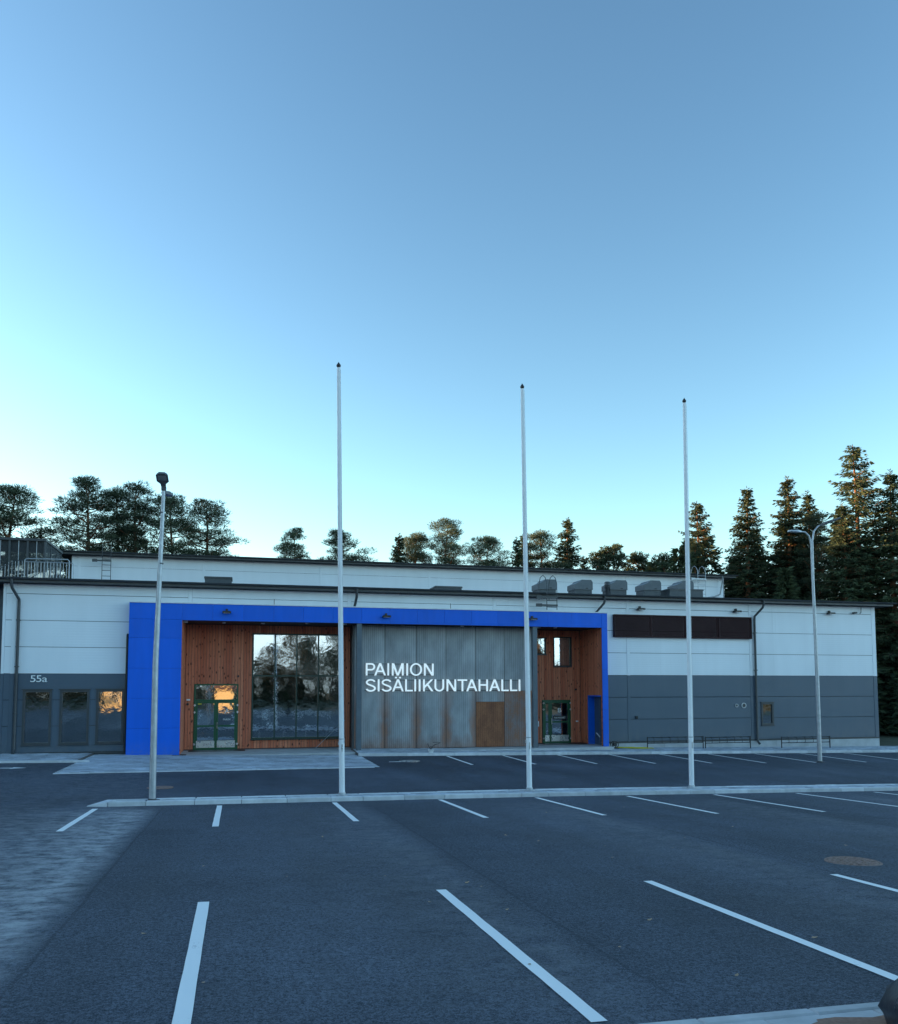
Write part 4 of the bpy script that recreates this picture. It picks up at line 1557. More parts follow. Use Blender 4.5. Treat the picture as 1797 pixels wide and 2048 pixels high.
MB().tube([(-8.78, 37.75, 6.8), (-8.78, 37.75, 7.98), (-8.72, 37.75, 8.05), (-7.12, 37.75, 8.07), (-7.05, 37.75, 8.0), (-7.05, 37.75, 6.8)], .025, 8).build('top_rail', M['galv'], rl, smooth=True)
MB().tube([(-8.78, 37.75, 7.92), (-6.92, 37.75, 7.92), (-6.87, 37.75, 7.86), (-6.87, 37.75, 6.8)], .018, 8).build('lower_rail', M['galv'], rl, smooth=True)
me_b = MB().tube([(0, 0, 0), (0, 0, 1.1)], .014, 6).mesh('baluster', M['galv'])
for k in range(13):
    inst('baluster', me_b, (-8.65 + k * .125, 37.75, 6.82), rl)
rl2 = empty('roof_railing', (-10.0, 37.85, 6.8), 'dark stair railing with sloping handrail inside the rooftop shelter', 'railing')
MB().tube([(-8.82, 37.85, 8.0), (-9.2, 37.85, 7.95), (-9.9, 37.85, 7.5), (-10.5, 37.85, 7.1)], .02, 8).build('handrail', M['darkmetal'], rl2, smooth=True)
me_b2 = MB().tube([(0, 0, 0), (0, 0, 1.0)], .012, 6).mesh('baluster', M['galv'])
for k in range(12):
    zt = 1.15 - max(0, k - 3) * .09
    inst('baluster', me_b2, (-8.9 - k * .13, 37.85, 6.82), rl2, scale=(1, 1, zt))

# ------------------------------------------------------------------ flagpoles
fp = empty('flagpole', (0, 0, 0), 'x', 'flagpole', 'white flagpoles on the island')
H = 10.35
MB().tube([(0, 0, .02), (0, 0, 1.35), (0, 0, 1.36), (0, 0, 6), (0, 0, H)], [.069, .066, .063, .056, .043], 24).build('pole', M['white'], fp, smooth=True)
MB().lathe([(.0705, 1.33), (.0705, 1.352)], (0, 0, 0), 24).build('hinge_ring', M['galv'], fp, smooth=True)
MB().lathe([(.14, 0), (.14, .03), (.085, .045), (.082, .09)], (0, 0, 0), 24).build('base_plate', M['galv'], fp, smooth=True)
MB().box(-.012, .012, -.085, -.062, 1.05, 1.22).build('cleat', M['steel'], fp)
MB().box(-.085, -.062, -.02, .02, 1.2, 1.28).build('latch', M['steel'], fp)
MB().lathe([(.03, 0), (.05, .03), (.056, .05), (.052, .068), (.033, .095), (.013, .125), (.003, .145)], (0, 0, H), 20).build('finial', M['black'], fp, smooth=True)
MB().tube([(.05, -.055, 1.25), (.049, -.05, 5), (.04, -.045, H - .05)], .005, 5).build('halyard', M['table'], fp)
for i, (x, y, ry, s_, lb) in enumerate(((2.43, 19.62, -.9, 1.0, 'white flagpole on the left, in front of the portal beside the big window'),
                                        (7.36, 20.3, -.6, 1.028, 'white flagpole in the middle, in front of the right end of the lettering'),
                                        (12.12, 20.42, .15, 1.045, 'white flagpole on the right, in front of the louvre band'))):
    z = ground_z(x, y) + .085
    if i == 0:
        o = fp
        o.location = (x, y, z)
        o['label'] = lb
    else:
        o = copy_thing(fp, (x, y, z), lb)
    o.rotation_euler = (0, R(ry), 0)
    o.scale = (1, 1, s_)
    ft = MB().lathe([(.30, 0), (.30, .04), (.27, .055)], (x, y, z - .075 + (.03 if i else 0)), 24)
    ft.build('concrete_footing', M['concrete'], smooth=True, label='round concrete footing under the %s flagpole' % ('left', 'middle', 'right')[i], cat='footing', group='flagpole footings')

# ------------------------------------------------------------------ lamp posts
def lamp_head(root, base, direc, tilt, L=.62, W=.34, m=None):
    """flat LED street light head starting at base, pointing along direc"""
    d = Vector((direc[0], direc[1], 0)).normalized()
    up = Vector((0, 0, 1))
    f = (d * math.cos(tilt) + up * math.sin(tilt)).normalized()
    s_ = d.cross(up).normalized()
    u = s_.cross(f).normalized()
    b0 = Vector(base)
    outl = [(-.02, .05), (.10, .06), (.18, W / 2), (L - .05, W / 2), (L, W / 2 - .06), (L, -W / 2 + .06), (L - .05, -W / 2), (.18, -W / 2), (.10, -.06), (-.02, -.05)]
    q = MB()
    n_ = len(outl)
    lo = [b0 + f * a + s_ * w_ - u * .035 for a, w_ in outl]
    hi = [b0 + f * a + s_ * w_ * .86 + u * (.045 if .05 < a < L - .1 else .02) for a, w_ in outl]
    q.add(lo + hi, [tuple(range(n_)), tuple(reversed(range(n_, 2 * n_)))] + [(i, n_ + i, n_ + (i + 1) % n_, (i + 1) % n_) for i in range(n_)])
    h = q.build('lamp_head', m or M['galv'], root)
    q = MB()
    gl_ = [(.22, W / 2 - .04), (L - .06, W / 2 - .04), (L - .06, -W / 2 + .04), (.22, -W / 2 + .04)]
    lo = [b0 + f * a + s_ * w_ - u * .036 for a, w_ in gl_]
    hi = [b0 + f * a + s_ * w_ - u * .041 for a, w_ in gl_]
    q.add(lo + hi, [(3, 2, 1, 0), (4, 5, 6, 7), (0, 1, 5, 4), (1, 2, 6, 5), (2, 3, 7, 6), (3, 0, 4, 7)])
    q.build('lens', M['lens'], h)
    return h


M['lens'] = simple('lamp_lens', (0.30, 0.31, 0.32), 0.25)
M['lamphead'] = simple('lamp_housing', (0.13, 0.135, 0.14), 0.5)
x, y = -1.76, 19.15
z = ground_z(x, y) + .085
lp = empty('lamp_post', (x, y, z), 'galvanised lamp post with two stacked heads on the left end of the island', 'lamp post', 'lamp posts')
MB().tube([(x, y, z), (x, y, z + 3), (x + .07, y, z + 6.1), (x + .09, y, z + 6.98)], [.074, .062, .043, .038], 20).build('pole', M['galv'], lp, smooth=True)
MB().lathe([(.16, 0), (.16, .02), (.09, .03), (.085, .05)], (x, y, z), 20).build('base_plate', M['darkmetal'], lp, smooth=True)
for zz, rr in ((5.2, .053), (6.35, .046)):
    MB().lathe([(rr, 0), (rr, .025)], (x + .065, y, z + zz), 20).build('collar', M['darkmetal'], lp, smooth=True)
lamp_head(lp, (x + .09, y - .02, z + 6.96), (-.05, -1), R(30), .42, .26, M['lamphead'])
lamp_head(lp, (x + .09, y + .02, z + 6.83), (.35, 1), R(4), .36, .17, M['lamphead'])
MB().box(x + .04, x + .14, y - .07, y + .07, z + 6.86, z + 6.95).build('bracket', M['darkmetal'], lp)

x, y = 23.0, 28.9
z = ground_z(x, y)
lp = empty('lamp_post', (x, y, z), 'galvanised lamp post with a forked twin-arm top on the right', 'lamp post', 'lamp posts')
MB().tube([(x, y, z), (x, y, z + 3.5), (x - .05, y, z + 7.5)], [.088, .075, .055], 20).build('pole', M['galv'], lp, smooth=True)
MB().lathe([(.18, 0), (.18, .02), (.11, .03), (.105, .06)], (x, y, z), 20).build('base_plate', M['darkmetal'], lp, smooth=True)
tx = x - .05
MB().tube([(tx - .02, y, z + 7.4), (tx - .04, y, z + 9.0), (tx - .12, y, z + 9.3), (tx - .30, y, z + 9.45), (tx - .52, y, z + 9.47)], [.04, .036, .034, .032, .03], 12).build('arm', M['galv'], lp, smooth=True)
MB().tube([(tx + .02, y, z + 7.4), (tx + .03, y, z + 9.1), (tx + .12, y, z + 9.5), (tx + .32, y, z + 9.72), (tx + .44, y - .02, z + 9.78)], [.042, .038, .036, .034, .032], 12).build('arm', M['galv'], lp, smooth=True)
lamp_head(lp, (tx - .50, y, z + 9.47), (-1, .15), R(2), .55, .26)
lamp_head(lp, (tx + .42, y - .02, z + 9.78), (1, -.65), R(18), .80, .36, M['lamphead'])

# ------------------------------------------------------------------ small things on the ground
mh = empty('manhole_cover', (8.13, 9.62, ground_z(8.13, 9.62)), 'round reddish-brown cast iron manhole cover in the asphalt at right', 'manhole cover')
cz = ground_z(8.13, 9.62)
MB().lathe([(.36, -.02), (.36, .006), (.325, .012), (.32, .004)], (8.13, 9.62, cz), 36).build('rim', M['manhole'], mh, smooth=True)
q = MB().lathe([(.315, -.02), (.315, .010), (.30, .013), (.22, .013), (.215, .007), (.20, .007), (.195, .013), (.09, .013), (.085, .007), (.05, .007), (.045, .014)], (8.13, 9.62, cz), 36)
lid = q.build('lid', M['manhole'], mh, smooth=True)
for k in range(16):
    a = 2 * math.pi * k / 16
    for rr in (.145, .255):
        px, py = 8.13 + rr * math.cos(a), 9.62 + rr * math.sin(a)
        MB().slabtop([(px - .018, py - .012), (px + .018, py - .012), (px + .018, py + .012), (px - .018, py + .012)], cz + .01, cz + .019, .003).build('stud', M['manhole'], lid)
for (px, py, rr, lb, mm) in ((6.35, 30.75, .40, 'pale round drain cover in the far lot near the forecourt corner', 'steel'), (-1.95, 23.25, .34, 'dark drain cover in the driveway behind the left lamp post', 'manhole')):
    dz = ground_z(px, py)
    dc = empty('drain_cover', (px, py, dz), lb, 'drain cover')
    MB().lathe([(rr, -.03), (rr, .012), (rr - .04, .016), (rr - .045, .008)], (px, py, dz), 28).build('rim', M[mm], dc, smooth=True)
    MB().lathe([(rr - .05, -.03), (rr - .05, .014), (rr * .4, .022), (rr * .38, .03), (.05, .035)], (px, py, dz), 28).build('lid', M[mm], dc, smooth=True)
    if mm == 'steel':
        MB().slabtop([(px - .85, py - .25), (px - .2, py - .2), (px - .2, py - .1), (px - .85, py - .12)], dz + .005, dz + .012, .003).build('pale_smear', M['paint'], dc)  # flat pale strip beside the cover

# pale footing with bent black cables near the kerb
px, py = 7.78, YK + .35
dz = pave_z(px, py)
cs = empty('cable_footing', (px, py, dz), 'small pale footing with bent black cables sticking out, before the steel screen', 'cable stub')
MB().lathe([(.08, 0), (.13, .12), (.135, .14), (.10, .145)], (px, py - .2, dz - .02), 18).build('footing', M['coping'], cs, smooth=True)
for pth in ([(0, 0, .16), (-.10, 0, .36), (-.16, .02, .60), (-.15, .02, .64)], [(.02, 0, .16), (.08, 0, .40), (.22, .02, .55), (.45, .05, .62), (.50, .05, .70), (.35, .02, .74), (.1, 0, .73)],
            [(.0, .02, .16), (-.04, .02, .34), (.0, .03, .42), (.05, .02, .36), (.04, .02, .18)]):
    MB().tube([(px + a * .8, py - .2 + c_, dz + .03 + h_ * .52) for a, c_, h_ in pth], .012, 8).build('cable', M['black'], cs, smooth=True)

# yellow hose and black reel at the portal's right foot
hz = lambda x, y: pave_z(x, y) + .02
path = []
for k in range(60):
    a = k * .55
    path.append((17.55 + .75 * math.sin(a * .83) + .15 * math.sin(a * 2.1), 34.45 + .22 * math.cos(a * .9), 0))
path = [(a, c_, hz(a, c_) + .006 * (i % 5)) for i, (a, c_, _) in enumerate(path)]
MB().tube(path, .016, 6).build('garden_hose', M['yellow'], smooth=True, label='yellow garden hose heaped on the pavement beside the blue portal', cat='hose')
hr = empty('hose_reel', (16.62, 34.5, pave_z(16.62, 34.5)), 'small black hose reel at the right foot of the portal', 'hose reel')
zc = pave_z(16.62, 34.5) + .17
for yy in (34.42, 34.60):
    MB().disc_y(16.62, yy, zc, .165, .02, 20, .13).build('wheel', M['black'], hr)
MB().disc_y(16.62, 34.44, zc, .07, .17, 14).build('drum', M['black'], hr)
MB().box(16.45, 16.79, 34.40, 34.64, zc - .172, zc - .15).build('foot', M['black'], hr)

# grey pipe leaning in the side opening
MB().tube([(16.35, 34.75, FL + .02), (16.1, 35.3, .5)], .02, 8).build('leaning_bar', M['coping'], label='thin pale bar leaning in the blue side opening', cat='bar')
MB().tube([(3.3, YB - .6, FL + .01), (4.65, YB - .12, 1.15)], .012, 6).build('leaning_rod', M['galv'], label='thin rod leaning on the timber wall behind the left flagpole', cat='rod')

# ------------------------------------------------------------------ bicycle racks
def bike_rack(x0, x1, label, nh):
    y = 34.30
    zb = pave_z((x0 + x1) / 2, y)
    root = empty('bicycle_rack', ((x0 + x1) / 2, y, zb), label, 'bicycle rack', 'bicycle racks along the right wall')
    for x in (x0, x1):
        MB().tube([(x, y, zb - .02), (x, y, zb + .56)], .024, 8).build('post', M['black'], root, smooth=True)
    for z_ in (.52, .26):
        MB().tube([(x0, y, zb + z_), (x1, y, zb + z_)], .018, 8).build('rail', M['black'], root, smooth=True)
    for k in range(nh):
        x = x0 + (x1 - x0) * (k + .6) / nh
        MB().tube([(x, y, zb + .50), (x - .02, y - .12, zb + .55), (x - .03, y - .22, zb + .48), (x - .02, y - .22, zb + .3), (x, y - .04, zb + .26)], .011, 6).build('hoop', M['black'], root, smooth=True)
    return root


bike_rack(18.15, 21.0, 'black bicycle rack left of the right flagpole, by the dark wall', 7)
bike_rack(21.12, 23.5, 'black bicycle rack between the right flagpole and the downpipe', 6)
bike_rack(25.2, 27.9, 'black bicycle rack under the small window, near the right lamp post', 6)

# ------------------------------------------------------------------ dark rounded thing cut by the lower right corner
bag = MB()
cx0, cy0, cz0 = 4.07, 4.12, ground_z(4.07, 4.12) + .02
rings = []
nb = 22
prof = [(.16, 0), (.25, .03), (.29, .10), (.27, .20), (.20, .29), (.11, .34), (.05, .37), (.035, .40), (.06, .43)]
for i, (r_, h_) in enumerate(prof):
    for k in range(nb):
        a = 2 * math.pi * k / nb
        rr = 1.12 * r_ * (1 + .05 * math.sin(3 * a + i) + .04 * math.sin(7 * a + 2 * i))
        rings.append((cx0 + rr * math.cos(a), cy0 + rr * math.sin(a), cz0 + h_ + .012 * math.sin(5 * a + i)))
fs = [(i * nb + k, i * nb + (k + 1) % nb, (i + 1) * nb + (k + 1) % nb, (i + 1) * nb + k) for i in range(len(prof) - 1) for k in range(nb)]
bag.add(rings, fs + [tuple(reversed(range(nb))), tuple(range((len(prof) - 1) * nb, len(prof) * nb))])
M['bag'] = simple('dark_sack', (0.02, 0.022, 0.028), 0.35, bump=0.5, bscale=14)
bag.build('dark_sack', M['bag'], smooth=True, label='dark rounded sack cut off by the bottom right corner', cat='sack')

# ------------------------------------------------------------------ fallen leaves
lm = []
for k in range(3):
    mb = MB()
    mb.add([(-.04, 0, .004), (-.015, .02, .012), (.02, .022, .006), (.045, 0, .018), (.02, -.02, .012), (-.015, -.022, .004), (0, 0, .002 + .006 * k)],
           [(0, 6, 1), (1, 6, 2), (2, 6, 3), (3, 6, 4), (4, 6, 5), (5, 6, 0)])
    lm.append(mb.mesh('fallen_leaf', M['leaf']))
spots = [(-.38, 11.02), (-.75, 7.7), (1.75, 9.9), (2.6, 9.3), (1.95, 8.4), (2.62, 7.9), (2.7, 9.05), (5.05, 10.6), (5.4, 11.6), (4.6, 12.3), (4.3, 13.0),
         (2.0, 12.5), (1.35, 13.4), (3.1, 6.4), (3.6, 5.5), (4.9, 6.3), (6.3, 11.2), (7.1, 12.2), (8.7, 13.3), (9.1, 10.9), (-.2, 6.2), (.6, 10.1), (3.8, 7.2), (2.2, 6.1),
         (5.9, 24.4), (9.3, 25.2), (12.5, 24.2), (-1.2, 25.3), (1.5, 26.0), (14.6, 25.6), (4.5, 17.2), (8.3, 16.8), (10.6, 14.9), (6.2, 16.1)]
for x, y in spots:
    o = inst('fallen_leaf', lm[rng.randrange(3)], (x, y, ground_z(x, y) + .004), rotz=rng.uniform(0, 6.28), scale=(rng.uniform(.45, .85),) * 3)
    tag(o, 'small dry leaf lying on the dark asphalt', 'leaf', 'dry leaves scattered over the asphalt')

# ------------------------------------------------------------------ trees
class Kites:
    """many small kite-shaped leaf faces gathered with numpy"""
    def __init__(self):
        self.P, self.T = [], []

    def add(self, p, d, l, w, tint, rs):
        """p (n,3) start, d (n,3) unit direction, l, w (n,) length and width"""
        n_ = len(p)
        r = rs.normal(size=(n_, 3))
        s = np.cross(d, r)
        s /= np.linalg.norm(s, axis=1, keepdims=True) + 1e-9
        l = np.asarray(l).reshape(-1, 1) * np.ones((n_, 1))
        w = np.asarray(w).reshape(-1, 1) * np.ones((n_, 1))
        m_ = p + d * l * .45
        q = np.stack([p, m_ + s * w * .5, p + d * l, m_ - s * w * .5], axis=1)
        self.P.append(q)
        self.T.append(np.asarray(tint) * np.ones(n_))

    def mesh(self, name, m):
        q = np.concatenate(self.P).reshape(-1, 3)
        t = np.concatenate(self.T)
        nf = len(t)
        me = bpy.data.meshes.new(name)
        me.vertices.add(nf * 4)
        me.vertices.foreach_set('co', q.astype(np.float32).ravel())
        me.loops.add(nf * 4)
        me.loops.foreach_set('vertex_index', np.arange(nf * 4, dtype=np.int32))
        me.polygons.add(nf)
        me.polygons.foreach_set('loop_start', np.arange(0, nf * 4, 4, dtype=np.int32))
        me.polygons.foreach_set('loop_total', np.full(nf, 4, dtype=np.int32))
        me.materials.append(m)
        at = me.attributes.new('tint', 'FLOAT', 'FACE')
        at.data.foreach_set('value', np.clip(t, 0, 1).astype(np.float32))
        me.update()
        me.validate()
        return me


def unit(v):
    return v / (np.linalg.norm(v, axis=-1, keepdims=True) + 1e-9)


def trunk_mb(H, r, bend, rs, n=9, seg=9):
    pth, rad = [], []
    ph = rs.uniform(0, 6.28)
    for i in range(seg + 1):
        t = i / seg
        pth.append((bend * math.sin(ph + t * 4) * t, bend * math.cos(ph * 1.3 + t * 3.3) * t, H * t))
        rad.append(r * (1 - t) ** .8 + .015)
    mb = MB()
    mb.tube(pth, rad, n)

    def at(z):
        u = min(max(z / H, 0), 1) * seg
        i = min(int(u), seg - 1)
        f = u - i
        return np.array(pth[i]) * (1 - f) + np.array(pth[i + 1]) * f
    return mb, at


def spruce(seed, H, Rm, base=.12, dens=1.0, upper=1.0, gap=.0):
    rs = np.random.RandomState(seed)
    mb, at = trunk_mb(H, H * .012 + .04, .12, rs)
    K = Kites()
    z = H * base
    while z < H - .25:
        t = (z - H * base) / (H * (1 - base))
        prof = (1 - t) ** .68 * min(1, .6 + t * 3)
        nb_ = int(rs.randint(6, 10) * dens)
        for k in range(nb_):
            if rs.rand() < gap:
                continue
            a = rs.uniform(0, 2 * math.pi)
            L = max(.25, Rm * prof * rs.uniform(.55, 1.15))
            zz = z + rs.uniform(-.25, .25)
            o = at(zz)
            out = np.array([math.cos(a), math.sin(a), 0])
            side = np.array([-math.sin(a), math.cos(a), 0])
            rise = .35 * upper * t - .32 * (1 - t)
            ns = max(3, int(L / .2))
            s = np.linspace(.12, 1, ns)
            droop = -0.30 * L * s ** 1.6 + .22 * L * s ** 3.4
            P = o + out * (s * L)[:, None] + np.array([0, 0, 1]) * (rise * L * s + droop)[:, None]
            if L > .7:
                mid = len(P) // 2
                mb.tube([tuple(o), tuple(P[mid]), tuple(P[-1])], [.012 + .012 * L, .01 + .005 * L, .005], 3, cap=False)
            for rep in range(7):
                sg = rs.choice([-1, 1], size=ns)
                tw = (.18 + .34 * L * .35 * np.sin(np.pi * np.clip(s, .15, .95))) * rs.uniform(.6, 1.2, ns)
                d = out * rs.uniform(.35, .9, (ns, 1)) + side * (sg * rs.uniform(.3, 1.1, ns))[:, None] + np.array([0, 0, 1]) * rs.uniform(-.75, .12, (ns, 1))
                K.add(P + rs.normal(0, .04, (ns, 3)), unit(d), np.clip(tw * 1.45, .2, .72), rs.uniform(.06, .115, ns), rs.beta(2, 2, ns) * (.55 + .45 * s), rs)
        z += rs.uniform(.28, .48) * (1.15 - .45 * t)
    # leader
    n_ = 30
    top = np.repeat(at(H)[None], n_, 0) + np.array([0, 0, 1]) * rs.uniform(-.9, .1, (n_, 1))
    K.add(top, unit(np.stack([rs.normal(0, .5, n_), rs.normal(0, .5, n_), rs.uniform(.1, .9, n_)], 1)), .28, .07, .5, rs)
    return mb.mesh('trunk', M['bark'], True), K.mesh('crown', M['spruce'])


def pine(seed, H, Rm, base=.42, kind='pine', nbr=34, clump=.62):
    rs = np.random.RandomState(seed)
    mb, at = trunk_mb(H, H * .012 + .05, .5, rs)
    K = Kites()
    for k in range(nbr):
        t = (k + rs.rand()) / nbr
        z = H * (base + (1 - base) * t * .97)
        a = k * 2.4 + rs.uniform(-.6, .6)
        shape = (min(1, .62 + 1.6 * t) * (1 - t) ** .62 * 1.15) if kind == 'pine' else math.sin(math.pi * min(1, .25 + t * .75)) ** .8
        L = Rm * shape * rs.uniform(.5, 1.35) + .35
        o = at(z)
        out = np.array([math.cos(a), math.sin(a), 0])
        side = np.array([-math.sin(a), math.cos(a), 0])
        rise = rs.uniform(-.12, .30) + .5 * t
        tip = o + out * L + np.array([0, 0, rise * L])
        md = o + out * L * .5 + np.array([0, 0, rise * L * .28])
        mb.tube([tuple(o), tuple(md), tuple(tip)], [.03 + .022 * L, .02 + .012 * L, .012], 5, cap=False)
        ns = rs.randint(3, 6) + int(L * 1.3)
        for j in range(ns):
            u = .35 + .7 * (j + rs.rand()) / ns
            c = o + (tip - o) * u + side * rs.normal(0, .26 * L * .8 + .1) + np.array([0, 0, rs.uniform(-.05, .45)])
            st_ = o + (tip - o) * min(u, 1) * .85
            mb.tube([tuple(st_), tuple(c)], [.018, .007], 3, cap=False)
            R_ = clump * rs.uniform(.7, 1.25)
            n_ = int(125 * R_ / .55)
            v = unit(rs.normal(size=(n_, 3)))
            rad = rs.uniform(.15, 1, (n_, 1)) ** .6
            p = c + v * rad * np.array([R_, R_, R_ * .46])
            d = unit(v * np.array([1, 1, .6]) + np.array([0, 0, .55]) + rs.normal(0, .3, (n_, 3)))
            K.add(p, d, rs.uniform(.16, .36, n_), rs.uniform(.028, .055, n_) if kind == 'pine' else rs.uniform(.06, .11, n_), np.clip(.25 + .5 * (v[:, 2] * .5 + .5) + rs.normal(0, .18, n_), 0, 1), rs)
    return mb.mesh('trunk', M['bark'], True), K.mesh('crown', M['pine' if kind == 'pine' else 'broad'])


PROTO = {
    's1': (spruce(1, 20, 3.5, .10, 1.25), 20), 's2': (spruce(2, 20, 3.1, .14, 1.3), 20), 's3': (spruce(3, 20, 4.2, .10, 1.1, 1.4, .10), 20), 's4': (spruce(4, 20, 2.7, .2, 1.2), 20),
    'p1': (pine(11, 20, 3.2, .32, nbr=48, clump=.6), 20), 'p5': (pine(15, 20, 3.5, .36, nbr=44, clump=.56), 20), 'p6': (pine(16, 20, 2.6, .30, nbr=46, clump=.6), 20), 'p2': (pine(12, 20, 2.8, .30, nbr=46, clump=.58), 20), 'p3': (pine(13, 20, 2.6, .28, nbr=48, clump=.56), 20), 'p4': (pine(14, 20, 4.0, .36, nbr=54, clump=.64), 20),
    'd1': (pine(21, 16, 2.4, .3, 'broad', 44, .42), 16), 'd2': (pine(22, 16, 2.1, .3, 'broad', 40, .4), 16),
}


def tree(key, x, y, top, label, wid=1.0, rotz=None, name=None, group=None):
    (tm_, cm), H0 = PROTO[key]
    zb = -0.3
    root = empty(name or {'s': 'spruce_tree', 'p': 'pine_tree', 'd': 'birch_tree'}[key[0]], (x, y, zb), label, 'tree', group)
    k = (top - zb) / H0
    root.scale = (k * wid, k * wid, k)
    root.rotation_euler = (0, 0, rng.uniform(0, 6.28) if rotz is None else rotz)
    for nm, me in (('trunk', tm_), ('crown', cm)):
        o = bpy.data.objects.new(nm, me)
        col.objects.link(o)
        o.parent = root
    return root


GL, GM, GR = 'pines behind the left of the roof', 'trees showing over the middle of the roof', 'tall spruces at the right'
TREES = [
    ('p4', -18.9, 75, 19.3, 'broad crooked pine at the far left behind the rooftop shelter', 1.0, GL),
    ('p1', -12.1, 75, 20.3, 'tallest pine of the left group, above the small dark ladder', .95, GL),
    ('p2', -10.1, 77, 20.1, 'slim pine right of the tallest one in the left group', .85, GL),
    ('p3', -8.2, 75, 20.0, 'pine just left of the left lamp post head', .95, GL),
    ('p6', -5.5, 74, 19.2, 'pine just right of the left lamp post', .9, GL),
    ('p5', -3.4, 76, 19.2, 'pine at the right end of the left group with a low spreading crown', 1.0, GL),
    ('p3', -14.6, 79, 14.5, 'low pine in the gap between rooftop shelter and left group', .8, GL),
    ('p4', -.6, 78, 14.6, 'low wide pine sloping off right of the left group', .8, GL),
    ('p3', 4.5, 75, 16.8, 'lone conical pine left of the left flagpole', .72, GM),
    ('p5', 8.7, 75, 16.8, 'ragged pine right behind the left flagpole', .85, GM),
    ('s4', 14.4, 75, 16.9, 'narrow tree at the left of the middle clump', .8, GM),
    ('p6', 16.6, 76, 17.3, 'bushy pine beside the narrow tree in the middle clump', .8, GM),
    ('p1', 19.1, 75, 18.5, 'highest rounded pine of the middle clump', .72, GM),
    ('p4', 23.1, 75, 16.9, 'dense round pine left of the middle flagpole', .72, GM),
    ('s4', 25.8, 74, 16.9, 'thin spruce tip just left of the middle flagpole', .7, GM),
    ('s2', 27.3, 76, 17.7, 'dark spruce directly behind the middle flagpole', .8, GM),
    ('p2', 29.0, 75, 17.7, 'greenish pine right of the middle flagpole', .8, GM),
    ('s1', 31.5, 75, 19.3, 'pointed free-standing spruce right of the middle flagpole', .82, GM),
    ('s4', 33.6, 76, 15.7, 'tiny spruce tip right of the pointed spruce', .8, GM),
    ('d1', 35.7, 75, 16.6, 'small pale feathery tree left of the gap', .75, GM),
    ('d2', 39.1, 76, 16.1, 'small pale bush-like tree in the gap before the right flagpole', .75, GM),
    ('d1', 42.1, 76, 15.9, 'faint small tree just left of the right flagpole', .65, GM),
    ('s3', 39.8, 65, 19.2, 'broad dark spruce behind the right flagpole', .95, GR),
    ('s2', 41.3, 60, 19.3, 'slender spruce with orange sunlit top right of the right flagpole', 1.0, GR),
    ('s1', 45.3, 60, 20.5, 'tall dense spruce left of the forked lamp post', 1.0, GR),
    ('s4', 50.6, 64, 20.5, 'narrow spruce behind the forked lamp head', .9, GR),
    ('s3', 48.8, 56, 22.4, 'tallest spruce with sparse sunlit upper branches right of the forked lamp', 1.0, GR),
    ('s1', 50.4, 54, 19.9, 'spruce cut by the right edge of the picture', 1.0, GR),
    ('s2', 44.0, 66, 14.5, 'short dark spruce between the broad one and the sunlit one', 1.0, GR),
    ('s1', 48.6, 66, 15.0, 'low dark spruce filling the gap behind the forked lamp post', 1.1, GR),
    ('s4', 38.2, 63, 15.2, 'low spruce peeping out left of the broad dark one', 1.1, GR),
    ('s1', 43.4, 62, 16.6, 'mid-height spruce right of the sunlit one', 1.0, GR),
    ('s2', 47.4, 63, 17.4, 'mid-height spruce just left of the forked lamp head', 1.0, GR),
    ('s1', 46.6, 55, 17.2, 'spruce at the left side of the tallest one, behind the lamp arm', 1.0, GR),
    ('p2', 46.9, 58, 17.0, 'bare-stemmed pine with reddish trunk left of the forked lamp', .8, GR),
]
for key, x, y, top, lb, wid, gp in TREES:
    tree(key, x, y, top, lb, wid * (1.42 if gp == GM else 1.25 if gp == GL else 1.14), None, None, gp)


# ---- woods that read as one mass: right-hand thicket, and unseen woods added to shade the lot
def wood(name, spots_, m, label, seed, size=(1.0, .42), per=900):
    rs = np.random.RandomState(seed)
    K = Kites()
    for (x, y, H_, R_) in spots_:
        t = rs.uniform(0, 1, per) ** 1.15
        z = ground_z(x, y) + .2 + t * (H_ - .2)
        rad = R_ * (1 - t) ** .7 * rs.uniform(.2, 1.05, per)
        a = rs.uniform(0, 2 * math.pi, per)
        out = np.stack([np.cos(a), np.sin(a), np.zeros(per)], 1)
        p = np.stack([x + rad * np.cos(a), y + rad * np.sin(a), z], 1)
        K.add(p, unit(out + np.array([0, 0, 1]) * rs.uniform(-.6, .3, (per, 1)) + rs.normal(0, .3, (per, 3))), rs.uniform(.5, 1.1, per) * size[0], rs.uniform(.6, 1.2, per) * size[1], rs.beta(2, 2, per), rs)
    o = bpy.data.objects.new(name, K.mesh(name, m))
    col.objects.link(o)
    tag(o, label, 'trees', kind='stuff')
    return o


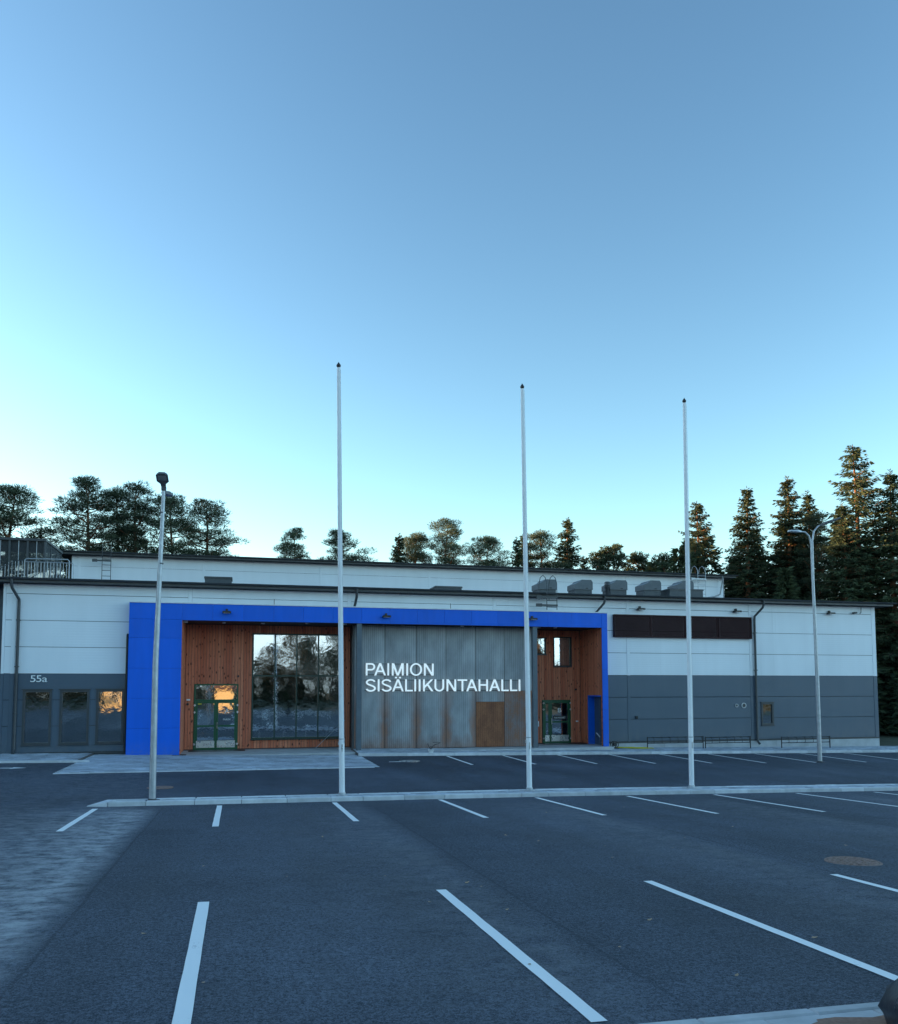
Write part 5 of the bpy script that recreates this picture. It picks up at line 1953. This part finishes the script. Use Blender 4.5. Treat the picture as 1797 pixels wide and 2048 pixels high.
rs0 = np.random.RandomState(5)
thick = [(36 + 2.4 * i + rs0.uniform(-1, 1), 60 + rs0.uniform(-2, 10) - i * .8, rs0.uniform(9, 13.5), rs0.uniform(2.0, 3.0)) for i in range(13)]
thick += [(40 + 2.0 * i + rs0.uniform(-.6, .6), 50 - i * .2 + rs0.uniform(-2, 3), rs0.uniform(4, 8), rs0.uniform(1.8, 2.6)) for i in range(14)]
thick += [(37 + 1.6 * i + rs0.uniform(-1, 1), 68 - i * .5 + rs0.uniform(-2, 2), rs0.uniform(13, 18) + .12 * i, rs0.uniform(2.2, 3.2)) for i in range(16)]
wood('thicket', thick, M['spruce'], 'dark undergrowth of the spruce wood beyond the right corner', 31, (.75, .22), 2600)
shade = []
for r_ in range(4):
    for k in range(48):
        yy = 24 + k * 2.9 + rs0.uniform(-1, 1)
        shade.append((-54 - r_ * 5 + rs0.uniform(-1.5, 1.5), yy, (rs0.uniform(24, 27) if yy < 106 else rs0.uniform(21.5, 23.2)), rs0.uniform(2.8, 3.8)))  # heights set by zone to control which treetops catch the sun
    for k in range(20):
        shade.append((-62 - r_ * 5 + rs0.uniform(-1.5, 1.5), -17 - k * 2.9 + rs0.uniform(-1, 1), rs0.uniform(20, 24), rs0.uniform(2.8, 3.8)))  # second unseen block, added to keep sun off the trees behind the camera
wood('wood', shade, M['spruce'], 'unseen woodland added left of the car park to shade it, outside the picture', 32, (2.2, 1.3), 420)
back = []
for k in range(60):
    x = -70 + k * 3.2 + rs0.uniform(-1, 1)
    hh = rs0.uniform(13, 19)
    if -2 < x < 11:
        hh = rs0.uniform(5, 8)
    if x > 14:
        hh = rs0.uniform(9, 16)
    back.append((x, -84 + rs0.uniform(-5, 5), hh, rs0.uniform(2.4, 3.4)))
wood('wood', back, M['pine'], 'tree line across the street behind the photographer', 33, (1.3, .55), 700)
for x, y, top, k_ in ((12.5, -76, 13.0, 'p1'), (17, -74, 17, 'p2'), (21, -75, 16, 'p4'), (42, -74, 16, 'p1'), (49, -76, 17, 'p3'), (-31, -72, 17, 'p2')):
    tree(k_, x, y, top, 'pine across the street behind the photographer', 1.0, group='pines behind the photographer')
PROTO['a1'] = ((PROTO['d1'][0][0], PROTO['d1'][0][1].copy()), 16)
PROTO['a1'][0][1].materials.clear()
PROTO['a1'][0][1].materials.append(M['autumn'])
for x, y, top in ((6.0, -74, 10.0), (9.5, -78, 13.0), (55, -74, 11.0)):
    tree('a1', x, y, top, 'autumn-coloured tree across the street behind the photographer', 1.2, name='autumn_tree', group='autumn trees behind the photographer')


# ---- houses across the street, seen only as reflections in the windows
def house(x0, x1, y0, y1, zb, hw, hr_, mw, label, turn=6):
    root = empty('house', ((x0 + x1) / 2, (y0 + y1) / 2, zb), label, 'house', 'houses across the street')
    root.rotation_euler = (0, 0, R(turn))
    MB().box(x0, x1, y0, y1, zb - .3, zb + hw).build('wall', mw, root)
    ym = (y0 + y1) / 2
    q = MB()
    e = .5
    q.add([(x0 - e, y0 - e, zb + hw - .2), (x1 + e, y0 - e, zb + hw - .2), (x1 + e, y1 + e, zb + hw - .2), (x0 - e, y1 + e, zb + hw - .2), (x0 - e, ym, zb + hw + hr_), (x1 + e, ym, zb + hw + hr_)],
          [(0, 1, 5, 4), (2, 3, 4, 5), (1, 2, 5), (3, 0, 4), (3, 2, 1, 0)])
    q.build('roof', M['tiles'], root)
    nw = int((x1 - x0) / 2.2)
    for k in range(nw):
        xm = x0 + (x1 - x0) * (k + .5) / nw
        for zz in ([zb + 1.0] if hw < 4 else [zb + 1.0, zb + 3.8]):
            f = frame_box(MB(), xm - .55, xm + .55, zz, zz + 1.25, y1 + .001, y1 + .06, .09).build('window', M['white'], root)
            MB().box(xm - .45, xm + .45, y1 + .002, y1 + .012, zz + .09, zz + 1.16).build('pane', M['black'], f)


house(-15.2, -7.0, -44, -36, .05, 3.0, 2.2, M['housewall'], 'low yellow rendered house across the street, facing the left windows')
house(-2.5, -.4, -38, -34, .1, 2.7, 1.2, M['housewall'], 'small yellow rendered outbuilding across the street, facing door A')
